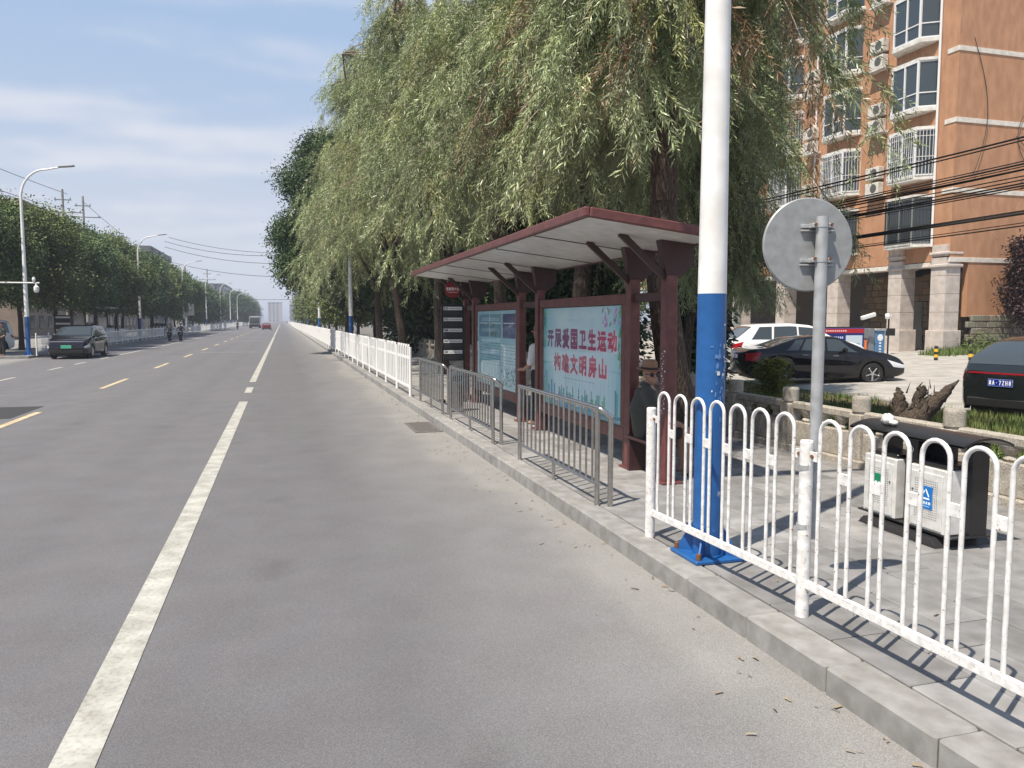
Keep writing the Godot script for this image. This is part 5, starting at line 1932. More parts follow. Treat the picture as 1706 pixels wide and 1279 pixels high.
func vehicles() -> void:
	# black saloon nose to the right in the car park
	var o := car("parked_sedan", "black saloon car parked nose to the right behind the grey sign pole", "car", Vector3(15.55, lot_y(15.6) - 0.03, -20.2), -1.83, sedan_shape(), M.car_black)
	var p := part("number_plate", panel_of(0.44, 0.14, 0.012), M.number_blue, o)
	p.position = Vector3(0, 0.83, 4.82 * 0.5 + 0.065)
	o.scale = Vector3.ONE * 0.985
	# dark crossover seen from the rear at the frame's edge
	var fast := suv_shape()      # a crossover with a long raked tail
	fast.top = [Vector2(0, 0.98), Vector2(0.05, 1.05), Vector2(0.14, 1.10), Vector2(0.5, 1.30), Vector2(1.05, 1.56), Vector2(1.5, 1.64), Vector2(2.3, 1.68), Vector2(2.9, 1.62), Vector2(3.72, 1.13), Vector2(4.4, 1.01), Vector2(4.72, 0.88), Vector2(4.85, 0.66)]
	fast.back = [0.17, 1.0]
	fast.nose = 0.24
	fast.windows = [[1.45, 2.3, 1.55, 2.3], [2.36, 3.4, 2.36, 2.95]]
	o = car("parked_suv", "dark grey crossover with blue number plate parked at the verge", "car", Vector3(15.05, 0.05, -11.75), -1.33, fast, M.car_dark)
	p = part("number_plate", panel_of(0.44, 0.14, 0.012), M.number_blue, o)
	p.position = Vector3(-0.02, 0.80, 4.85 * 0.5 + 0.072)
	var b := MB.new()
	b.bx(Vector3(0, 0.42, 4.85 * 0.5 + 0.03), Vector3(1.28, 0.17, 0.05), 0.02)
	part("bumper", b, M.black, o)
	b = MB.new()
	b.grid(func(u: float, v: float) -> Vector3:
		var x := lerpf(-0.64, 0.64, u)
		return Vector3(x, lerpf(0.955, 0.985, v), 4.85 * 0.5 + 0.074 - 0.11 * x * x), 16, 1)
	part("light_bar", b, M.lamp_red, o)
	o = car("parked_car", "white crossover parked behind the black saloon", "car", Vector3(17.5, lot_y(17.5), -24.1), -1.8, suv_shape(), M.car_white)
	# oncoming dark car on the west side
	o = car("oncoming_suv", "dark violet sport utility car driving towards the camera with green plate", "car", Vector3(-10.55, 0.0, -47.2), PI - 0.02, suv_shape(), M.car_violet)
	o.scale = Vector3(1.03, 1.03, 1.03)
	p = part("number_plate", panel_of(0.46, 0.15, 0.012), M.number_green, o)
	p.rotation.y = PI
	p.position = Vector3(0, 0.62, -4.85 * 0.5 - 0.075)
	b = MB.new()
	b.grid(func(u: float, v: float) -> Vector3:
		var x := lerpf(-0.78, 0.78, u)
		return Vector3(x, lerpf(0.86, 0.89, v), -4.85 * 0.5 - 0.078 + 0.09 * x * x), 16, 1, null, -1.0)
	part("light_bar", b, M.chrome, o)
	b = MB.new()
	b.bx(Vector3(0, 0.36, -4.85 * 0.5 - 0.04), Vector3(1.5, 0.16, 0.05), 0.015)
	part("grille", b, M.dark, o)
	# smaller traffic and cars parked on the west side
	car("distant_car", "small red car far down the road", "car", Vector3(-3.1, 0, -172), 0.0, sedan_shape(), M.car_red, false)
	var says := ["white van parked at the left edge beyond the lamp post", "white car parked under the trees behind the far fence", "second white car under the trees beside the far shelter", "grey car parked beyond the far fence near the junction"]
	var at := [Vector3(-17.0, 0.13, -50.5), Vector3(-17.4, 0.13, -80), Vector3(-17.6, 0.13, -86.5), Vector3(-16.6, 0.13, -118)]
	var vs := suv_shape()
	vs.top = [Vector2(0, 1.0), Vector2(0.05, 1.4), Vector2(0.18, 1.82), Vector2(0.6, 1.92), Vector2(3.0, 1.9), Vector2(3.3, 1.8), Vector2(4.1, 1.16), Vector2(4.6, 1.0), Vector2(4.85, 0.7)]
	vs.H = 1.92
	vs.screen = [4.02, 3.36]
	vs.back = [0.06, 0.16]
	vs.windows = [[0.4, 1.6, 0.45, 1.6], [1.7, 2.8, 1.7, 2.8], [2.9, 3.8, 2.9, 3.35]]
	for k in 4:
		car("parked_car" if k else "parked_van", says[k], "car" if k else "van", at[k], [2.6, 1.2, 1.3, 0.4][k], vs if k == 0 else suv_shape() if k == 1 else sedan_shape(), M.car_grey if k == 3 else M.car_white, false)
	bus()

func bus() -> void:
	var o := thing("city_bus", "pale city bus approaching far down the road", "bus", Vector3(-6.4, 0, -205))
	var b := MB.new()
	b.bx(Vector3(0, 1.65, 0), Vector3(2.5, 2.6, 11), 0.2)
	part("body", b, M.car_grey, o)
	part("windscreen", MB.new_box(Vector3(0, 1.85, 5.5), Vector3(2.2, 1.3, 0.06), 0.02), M.car_glass, o)
	part("bumper", MB.new_box(Vector3(0, 0.65, 5.48), Vector3(2.45, 0.6, 0.1), 0.03), M.car_violet, o)
	for s: float in [-1, 1]:
		part("side_window", MB.new_box(Vector3(s * 1.24, 2.0, 0), Vector3(0.04, 0.95, 10)), M.car_glass, o)
		for z: float in [-3.5, 3.6]:
			b = MB.new()
			b.cyl(Vector3(s * 0.95, 0.48, z), Vector3(s * 1.26, 0.48, z), 0.48, 16)
			part("wheel", b, M.tyre, o)

# ---------------------------------------------------------------- figures: a smooth union of tapered capsules meshed as surface nets
func flesh(caps: Array, cell: float, k: float) -> MB:       # caps: [a, b, ra, rb]
	var lo := Vector3.ONE * 1e9
	var hi := -lo
	for c in caps:
		var m := maxf(c[2], c[3]) + k + 2.0 * cell
		lo = lo.min((c[0] as Vector3).min(c[1]) - Vector3.ONE * m)
		hi = hi.max((c[0] as Vector3).max(c[1]) + Vector3.ONE * m)
	var nx := int((hi.x - lo.x) / cell) + 2
	var ny := int((hi.y - lo.y) / cell) + 2
	var nz := int((hi.z - lo.z) / cell) + 2
	var F := PackedFloat32Array()
	F.resize(nx * ny * nz)
	F.fill(1e3)
	for c in caps:
		var a: Vector3 = c[0]
		var ab: Vector3 = c[1] - a
		var ll := maxf(ab.length_squared(), 1e-9)
		var m := maxf(c[2], c[3]) + k + 2.0 * cell
		var p0 := (a.min(c[1]) - Vector3.ONE * m - lo) / cell
		var p1 := (a.max(c[1]) + Vector3.ONE * m - lo) / cell
		for i in range(maxi(0, int(p0.x)), mini(nx, int(p1.x) + 1)):
			for j in range(maxi(0, int(p0.y)), mini(ny, int(p1.y) + 1)):
				for l in range(maxi(0, int(p0.z)), mini(nz, int(p1.z) + 1)):
					var p := lo + Vector3(i, j, l) * cell - a
					var t := clampf(p.dot(ab) / ll, 0.0, 1.0)
					var d: float = (p - ab * t).length() - lerpf(c[2], c[3], t)
					var q := (i * ny + j) * nz + l
					var e := F[q]
					var h := maxf(k - absf(d - e), 0.0) / k
					F[q] = minf(d, e) - h * h * k * 0.25
	var id := {}
	var V := PackedVector3Array()
	var b := MB.new()
	for i in nx - 1:
		for j in ny - 1:
			for l in nz - 1:
				var q := (i * ny + j) * nz + l
				var inside := 0
				var f := [F[q], F[q + 1], F[q + nz], F[q + nz + 1], F[q + ny * nz], F[q + ny * nz + 1], F[q + ny * nz + nz], F[q + ny * nz + nz + 1]]
				for x: float in f:
					if x < 0.0:
						inside += 1
				if inside == 0 or inside == 8:
					continue
				var sum := Vector3.ZERO
				var n := 0
				for e in [[0, 1], [2, 3], [4, 5], [6, 7], [0, 2], [1, 3], [4, 6], [5, 7], [0, 4], [1, 5], [2, 6], [3, 7]]:
					var fa: float = f[e[0]]
					var fb: float = f[e[1]]
					if (fa < 0.0) != (fb < 0.0):
						var t := fa / (fa - fb)
						var pa := Vector3(e[0] >> 2, (e[0] >> 1) & 1, e[0] & 1)
						var pb := Vector3(e[1] >> 2, (e[1] >> 1) & 1, e[1] & 1)
						sum += pa.lerp(pb, t)
						n += 1
				id[q] = V.size()
				V.append(lo + (Vector3(i, j, l) + sum / n) * cell)
	var N := PackedVector3Array()
	N.resize(V.size())
	N.fill(Vector3.ZERO)
	var faces := PackedInt32Array()
	var st := [ny * nz, nz, 1]
	for q: int in id:
		var l := q % nz
		var j := (q / nz) % ny
		var i := q / (ny * nz)
		for ax in 3:
			var q2: int = q + st[ax]
			if q2 >= F.size() or (F[q] < 0.0) == (F[q2] < 0.0):
				continue
			var u: int = st[(ax + 1) % 3]
			var w: int = st[(ax + 2) % 3]
			if not (id.has(q - u) and id.has(q - w) and id.has(q - u - w)):
				continue
			var k4 := [id[q], id[q - u], id[q - u - w], id[q - w]]
			if F[q] >= 0.0:
				k4.reverse()
			faces.append_array(PackedInt32Array([k4[0], k4[1], k4[2], k4[0], k4[2], k4[3]]))
	for i in range(0, faces.size(), 3):
		var nn := (V[faces[i + 1]] - V[faces[i]]).cross(V[faces[i + 2]] - V[faces[i]])
		for t in 3:
			N[faces[i + t]] += nn
	var turn := 1.0
	if faces.size():      # the topmost vertex must face up
		var top := 0
		for i in V.size():
			if V[i].y > V[top].y:
				top = i
		turn = 1.0 if N[top].y > 0.0 else -1.0
	for i in N.size():
		N[i] = N[i].normalized() * turn
	for i in range(0, faces.size(), 3):
		b.tri(V[faces[i]], V[faces[i + 1]], V[faces[i + 2]], N[faces[i]], N[faces[i + 1]], N[faces[i + 2]])
	return b

func hand_caps(at: Vector3, x: Vector3, y: Vector3, curl: float) -> Array:      # x along the fingers, y out of the back of the hand
	var z := x.cross(y).normalized()
	var o := [[at, at + x * 0.075 + z * 0.02, 0.022, 0.018], [at, at + x * 0.075 - z * 0.022, 0.022, 0.018]]
	for k in 4:
		var p := at + x * 0.08 + z * (0.033 - 0.022 * k)
		var len: float = [0.062, 0.075, 0.07, 0.055][k]
		var d1 := (x - y * curl).normalized()
		var d2 := (x - y * curl * 2.2).normalized()
		o.append([p, p + d1 * len * 0.55, 0.0095, 0.009])
		o.append([p + d1 * len * 0.55, p + d1 * len * 0.55 + d2 * len * 0.5, 0.009, 0.0075])
	var tb := at + x * 0.02 + z * 0.032
	o.append([tb, tb + (x * 0.7 + z * 0.7).normalized() * 0.04, 0.013, 0.011])
	o.append([tb + (x * 0.7 + z * 0.7).normalized() * 0.04, tb + (x * 0.7 + z * 0.7).normalized() * 0.04 + x * 0.03, 0.011, 0.009])
	return o

func head_into(o: Node3D, at: Vector3, yaw: float, glasses: bool) -> void:      # face towards local -z turned by yaw
	var t := Transform3D(Basis(Vector3.UP, yaw), at)
	var c := [[Vector3(0, 0.03, 0.01), Vector3(0, 0.05, -0.01), 0.082, 0.08], [Vector3(0, -0.02, -0.035), Vector3(0, -0.055, -0.05), 0.062, 0.045], [Vector3(0, -0.085, -0.066), Vector3(0, -0.088, -0.06), 0.022, 0.026],
		[Vector3(0, 0.012, -0.09), Vector3(0, -0.022, -0.108), 0.009, 0.014], [Vector3(-0.02, -0.055, -0.085), Vector3(0.02, -0.055, -0.085), 0.008, 0.008], [Vector3(-0.035, 0.02, -0.07), Vector3(0.035, 0.02, -0.07), 0.02, 0.02],
		[Vector3(0.078, 0.005, 0.005), Vector3(0.083, -0.03, 0.0), 0.014, 0.01], [Vector3(-0.078, 0.005, 0.005), Vector3(-0.083, -0.03, 0.0), 0.014, 0.01], [Vector3(0, -0.08, 0.02), Vector3(0, -0.17, 0.03), 0.052, 0.058]]
	var moved := []
	for q in c:
		moved.append([t * (q[0] as Vector3), t * (q[1] as Vector3), q[2], q[3]])
	part("head", flesh(moved, 0.0065, 0.022), M.skin, o)
	if glasses:
		var b := MB.new()
		for s: float in [-1, 1]:
			b.ell(t * Transform3D(Basis().scaled(Vector3(0.031, 0.025, 0.014)), Vector3(s * 0.035, 0.005, -0.092)), 12, 8)
			b.beam(t * Vector3(s * 0.06, 0.012, -0.085), t * Vector3(s * 0.085, 0.012, 0.0), 0.008, 0.01)
		b.beam(t * Vector3(-0.02, 0.012, -0.1), t * Vector3(0.02, 0.012, -0.1), 0.008, 0.008)
		part("sunglasses", b, M.lens, o)
	else:
		var b := MB.new()
		for s: float in [-1, 1]:
			b.ell(t * Transform3D(Basis().scaled(Vector3.ONE * 0.011), Vector3(s * 0.033, 0.006, -0.086)), 8, 6)
		part("eye", b, M.lens, o)

func hat_into(o: Node3D, at: Vector3, yaw: float, m: Material, brim: float) -> void:
	var t := Transform3D(Basis(Vector3.UP, yaw) * Basis(Vector3.RIGHT, -0.1), at)
	var b := MB.new()
	b.lathe(t, [Vector2(0.09, -0.008), Vector2(brim * 0.8, -0.006), Vector2(brim, 0.008), Vector2(brim, 0.014), Vector2(brim * 0.8, 0.002), Vector2(0.101, 0.004), Vector2(0.098, 0.05), Vector2(0.088, 0.1), Vector2(0.06, 0.118), Vector2(0.03, 0.112), Vector2(0, 0.104)], 28)
	part("hat", b, m, o)
	b = MB.new()
	b.lathe(t, [Vector2(0.1025, 0.006), Vector2(0.1005, 0.034)], 28)
	part("hat_band", b, M.hat_band, o)

func people() -> void:
	# man seated under the shelter, facing away from the road, head turned to the camera
	var o := thing("person", "seated person in brown hat, sunglasses and dark short-sleeved shirt", "person", Vector3(4.19, SW - 0.02, -8.5), -1.85)
	# local: facing -z, seat at 0.45
	var limbs := [[Vector3(0, 0.55, 0.0), Vector3(0, 0.80, 0.03), 0.15, 0.155], [Vector3(0, 0.80, 0.03), Vector3(0, 1.0, 0.02), 0.15, 0.12], [Vector3(0, 1.0, 0.02), Vector3(0, 1.12, 0.0), 0.06, 0.056]]
	for s: float in [-1, 1]:
		limbs.append([Vector3(s * 0.10, 0.53, -0.02), Vector3(s * 0.14, 0.54, -0.45), 0.085, 0.06])
		limbs.append([Vector3(s * 0.14, 0.54, -0.45), Vector3(s * 0.14, 0.10, -0.46), 0.058, 0.04])
		limbs.append([Vector3(s * 0.14, 0.05, -0.44), Vector3(s * 0.15, 0.03, -0.60), 0.04, 0.032])
		limbs.append([Vector3(s * 0.19, 0.99, 0.02), Vector3(s * 0.24, 0.74, -0.06), 0.052, 0.043])
		limbs.append([Vector3(s * 0.24, 0.74, -0.06), Vector3(s * 0.17, 0.64, -0.29), 0.042, 0.03])
		limbs.append_array(hand_caps(Vector3(s * 0.165, 0.632, -0.31), Vector3(-s * 0.2, -0.15, -0.95).normalized(), Vector3(0, 0.98, -0.15).normalized(), 0.25))
	part("body", flesh(limbs, 0.013, 0.03), M.skin, o)
	var shirt := [[Vector3(0, 0.56, 0.0), Vector3(0, 0.80, 0.03), 0.172, 0.175], [Vector3(0, 0.80, 0.03), Vector3(0, 0.97, 0.025), 0.17, 0.135], [Vector3(-0.13, 0.99, 0.02), Vector3(0.13, 0.99, 0.02), 0.075, 0.075], [Vector3(0, 1.02, 0.02), Vector3(0, 1.085, 0.015), 0.085, 0.07]]
	for s: float in [-1, 1]:
		shirt.append([Vector3(s * 0.18, 0.99, 0.02), Vector3(s * 0.235, 0.80, -0.04), 0.076, 0.072])
	part("shirt", flesh(shirt, 0.015, 0.04), M.shirt_dark, o)
	var shorts := [[Vector3(0, 0.52, 0.0), Vector3(0, 0.56, 0.0), 0.15, 0.15]]
	for s: float in [-1, 1]:
		shorts.append([Vector3(s * 0.10, 0.53, -0.02), Vector3(s * 0.135, 0.54, -0.33), 0.102, 0.088])
	part("shorts", flesh(shorts, 0.016, 0.03), M.shorts_dark, o)
	head_into(o, Vector3(0, 1.215, -0.03), -1.12, true)
	hat_into(o, Vector3(0, 1.28, -0.02), -1.12, M.straw, 0.155)
	var b := MB.new()
	for s: float in [-1, 1]:
		b.ell(Transform3D(Basis().scaled(Vector3(0.05, 0.045, 0.13)), Vector3(s * 0.145, 0.04, -0.53)), 12, 8)
	part("shoe", b, M.black, o)
	# someone standing between the two poster panels, mostly hidden
	walker("person", "standing person in pink hat and pale shirt between the two poster panels", Vector3(4.36, SW, -13.1), 0.5, M.white_cloth, true)
	walker("person", "dark-clothed person standing by the nearest lamp post across the road", Vector3(-14.1, 0.13, -46.8), 2.5, M.shirt_dark, false)
	walker("person", "second dark-clothed person left of the lamp post across the road", Vector3(-15.1, 0.13, -47.3), -2.0, M.shorts_dark, false)
	rider("left one of the two scooters coming along the far lane", "dark-clothed person riding the left one of the two scooters", Vector3(-10.3, 0, -80.7), M.shirt_dark)
	rider("right one of the two scooters coming along the far lane", "helmeted person riding the right one of the two scooters", Vector3(-9.3, 0, -80.4), M.shorts_dark)
	rider("lone small scooter far down the road near the kerb", "person riding the lone scooter far down the road", Vector3(-8.9, 0, -172), M.shorts_dark)

func walker(called: String, label: String, at: Vector3, yaw: float, cloth: Material, hat: bool) -> void:
	var o := thing(called, label, "person", at, yaw)
	var c := [[Vector3(0, 0.92, 0), Vector3(0, 1.2, 0), 0.13, 0.14], [Vector3(-0.1, 1.36, 0), Vector3(0.1, 1.36, 0), 0.07, 0.07], [Vector3(0, 1.2, 0), Vector3(0, 1.36, 0), 0.13, 0.09], [Vector3(0, 1.38, 0), Vector3(0, 1.47, 0), 0.05, 0.05]]
	for s: float in [-1, 1]:
		c.append([Vector3(s * 0.09, 0.9, 0), Vector3(s * 0.1, 0.48, 0.01), 0.085, 0.055])
		c.append([Vector3(s * 0.1, 0.48, 0.01), Vector3(s * 0.1, 0.09, 0.02), 0.052, 0.038])
		c.append([Vector3(s * 0.1, 0.04, 0.0), Vector3(s * 0.11, 0.03, -0.15), 0.04, 0.032])
		c.append([Vector3(s * 0.19, 1.36, 0), Vector3(s * 0.25, 1.08, 0.0), 0.048, 0.04])
		c.append([Vector3(s * 0.25, 1.08, 0), Vector3(s * 0.2, 0.98, -0.2), 0.038, 0.028])
		if hat:
			c.append_array(hand_caps(Vector3(s * 0.2, 0.975, -0.22), Vector3(-s * 0.2, 0.1, -0.95).normalized(), Vector3(0, 1, 0), 0.5))
	part("body", flesh(c, 0.016 if hat else 0.022, 0.03), M.skin, o)
	var t := [[Vector3(0, 0.93, 0), Vector3(0, 1.22, 0), 0.15, 0.155], [Vector3(-0.12, 1.36, 0), Vector3(0.12, 1.36, 0), 0.085, 0.085], [Vector3(0, 1.2, 0), Vector3(0, 1.36, 0), 0.145, 0.1]]
	for s: float in [-1, 1]:
		t.append([Vector3(s * 0.18, 1.36, 0), Vector3(s * 0.245, 1.1, 0.0), 0.068, 0.06])
	part("shirt", flesh(t, 0.018 if hat else 0.024, 0.04), cloth, o)
	t = [[Vector3(0, 0.9, 0), Vector3(0, 0.95, 0), 0.145, 0.145]]
	for s: float in [-1, 1]:
		t.append([Vector3(s * 0.09, 0.9, 0), Vector3(s * 0.1, 0.12, 0.01), 0.1, 0.07])
	part("trousers", flesh(t, 0.018 if hat else 0.024, 0.03), M.shorts_dark, o)
	head_into(o, Vector3(0, 1.60, -0.02), 0.0, false)
	if hat:
		hat_into(o, Vector3(0, 1.65, -0.01), 0.0, M.pink_cloth, 0.15)
	else:
		var b := MB.new()
		b.ell(Transform3D(Basis().scaled(Vector3(0.09, 0.075, 0.095)), Vector3(0, 1.665, 0.015)), 12, 8)
		part("hair", b, M.hair, o)

func rider(label: String, says: String, at: Vector3, cloth: Material) -> void:        # faces +z, towards the camera
	var o := thing("scooter", label, "scooter", at, PI)
	var b := MB.new()
	for z: float in [-0.6, 0.6]:
		var w := MB.new()
		w.lathe(Transform3D(Basis(Vector3.BACK, PI * 0.5), Vector3(0, 0.24, z)), [Vector2(0.14, -0.05), Vector2(0.23, -0.05), Vector2(0.24, 0), Vector2(0.23, 0.05), Vector2(0.14, 0.05), Vector2(0, 0.03)], 16)
		part("wheel", w, M.tyre, o)
	b.bx(Vector3(0, 0.34, 0.0), Vector3(0.28, 0.1, 0.6), 0.03)
	b.bx(Vector3(0, 0.5, 0.42), Vector3(0.3, 0.36, 0.55), 0.08)
	b.beam(Vector3(0, 0.35, -0.42), Vector3(0, 0.95, -0.3), 0.36, 0.1, 0.04)
	part("body", b, M.car_violet, o)
	b = MB.new()
	b.cyl(Vector3(-0.33, 1.0, -0.25), Vector3(0.33, 1.0, -0.25), 0.018, 8)
	part("handlebar", b, M.black_metal, o)
	b = MB.new()
	b.ell(Transform3D(Basis().scaled(Vector3(0.09, 0.08, 0.05)), Vector3(0, 0.9, -0.4)), 12, 8)
	part("headlight", b, M.lamp_clear, o)
	part("seat", MB.new_box(Vector3(0, 0.72, 0.38), Vector3(0.26, 0.1, 0.6), 0.04), M.black, o)
	# the rider sits on the scooter and is a thing of their own
	var p := thing("person", says, "person", at, PI)
	var c := [[Vector3(0, 0.83, 0.3), Vector3(0, 1.2, 0.24), 0.15, 0.16], [Vector3(-0.14, 1.32, 0.22), Vector3(0.14, 1.32, 0.22), 0.08, 0.08], [Vector3(0, 1.3, 0.22), Vector3(0, 1.45, 0.2), 0.07, 0.055]]
	for s: float in [-1, 1]:
		c.append([Vector3(s * 0.1, 0.82, 0.28), Vector3(s * 0.2, 0.8, -0.12), 0.095, 0.07])
		c.append([Vector3(s * 0.2, 0.8, -0.12), Vector3(s * 0.14, 0.42, -0.06), 0.062, 0.045])
		c.append([Vector3(s * 0.14, 0.42, -0.02), Vector3(s * 0.14, 0.41, -0.2), 0.045, 0.04])
		c.append([Vector3(s * 0.2, 1.32, 0.22), Vector3(s * 0.33, 1.12, 0.05), 0.06, 0.05])
		c.append([Vector3(s * 0.33, 1.12, 0.05), Vector3(s * 0.29, 1.02, -0.24), 0.045, 0.036])
	part("body", flesh(c, 0.026, 0.04), cloth, p)
	b = MB.new()
	b.ell(Transform3D(Basis().scaled(Vector3(0.09, 0.115, 0.1)), Vector3(0, 1.56, 0.17)), 12, 8)
	part("head", b, M.skin, p)
	b = MB.new()
	b.ell(Transform3D(Basis().scaled(Vector3(0.125, 0.105, 0.135)), Vector3(0, 1.63, 0.19)), 12, 8)
	part("helmet", b, M.black, p)

# ---------------------------------------------------------------- trees and bushes
func willow_twig(r: RandomNumberGenerator, n: int, leaf: float) -> ArrayMesh:      # a hanging shoot with narrow leaves, about a metre long
	var b := MB.new()
	b.tinted = true
	var y := 0.0
	var p := Vector3.ZERO
	var drift := Vector3(r.randf_range(-0.1, 0.1), 0, r.randf_range(-0.1, 0.1))
	b.col = Color(1.1, 0.85, 0.5)
	b.flat(Vector3(-0.004, 0, 0), Vector3(0.004, 0, 0), Vector3(drift.x, -0.95, drift.z), Vector3.BACK)
	for k in n:
		y = -0.95 * (k + 0.3) / n
		p = Vector3(drift.x * -y, y, drift.z * -y)
		var a := k * 2.4 + r.randf() * 0.9
		var d := Vector3(cos(a), r.randf_range(-2.1, -0.2), sin(a)).normalized()
		var len := leaf * r.randf_range(0.7, 1.25)
		var s := d.cross(Vector3(r.randfn(0, 1), r.randfn(0, 1), r.randfn(0, 1))).normalized() * len * 0.08
		var nn := s.cross(d).normalized()
		if nn.y < 0:
			nn = -nn
		var q := p + d * len * 0.5 + Vector3.DOWN * len * 0.04
		var tip := p + d * len + Vector3.DOWN * len * 0.22
		b.col = Color.WHITE * r.randf_range(0.75, 1.25)
		b.tri(p, q - s, tip, nn, nn, nn)
		b.tri(p, tip, q + s, nn, nn, nn)
	return b.mesh()

func leaf_spray(r: RandomNumberGenerator, n: int, leaf: float, wide: float) -> ArrayMesh:     # a rounded bunch of broader leaves
	var b := MB.new()
	b.tinted = true
	for k in n:
		var o := Vector3(r.randfn(0, 1), r.randfn(0, 0.8), r.randfn(0, 1)) * leaf * 1.3
		var d := (o.normalized() + Vector3(r.randfn(0, 0.4), r.randfn(-0.2, 0.4), r.randfn(0, 0.4))).normalized()
		var s := d.cross(Vector3(r.randfn(0, 0.5), 1, r.randfn(0, 0.5))).normalized() * leaf * wide
		var nn := s.cross(d).normalized()
		if nn.y < 0:
			nn = -nn
		b.col = Color.WHITE * r.randf_range(0.7, 1.3)
		b.tri(o, o + d * leaf * 0.5 - s, o + d * leaf, nn, nn, nn)
		b.tri(o, o + d * leaf, o + d * leaf * 0.5 + s, nn, nn, nn)
	return b.mesh()

var twigs: Array[ArrayMesh] = []
var sprays: Array[ArrayMesh] = []

func bent(a: Vector3, e: Vector3, r: RandomNumberGenerator, wob: float, n := 7) -> Array:
	var o := []
	var w := Vector3(r.randfn(0, wob), 0, r.randfn(0, wob))
	for k in n:
		var t := float(k) / (n - 1)
		o.append(a.lerp(e, t) + w * sin(PI * t) + Vector3(r.randfn(0, wob * 0.15), 0, r.randfn(0, wob * 0.15)) * (1.0 if k > 0 and k < n - 1 else 0.0))
	return o

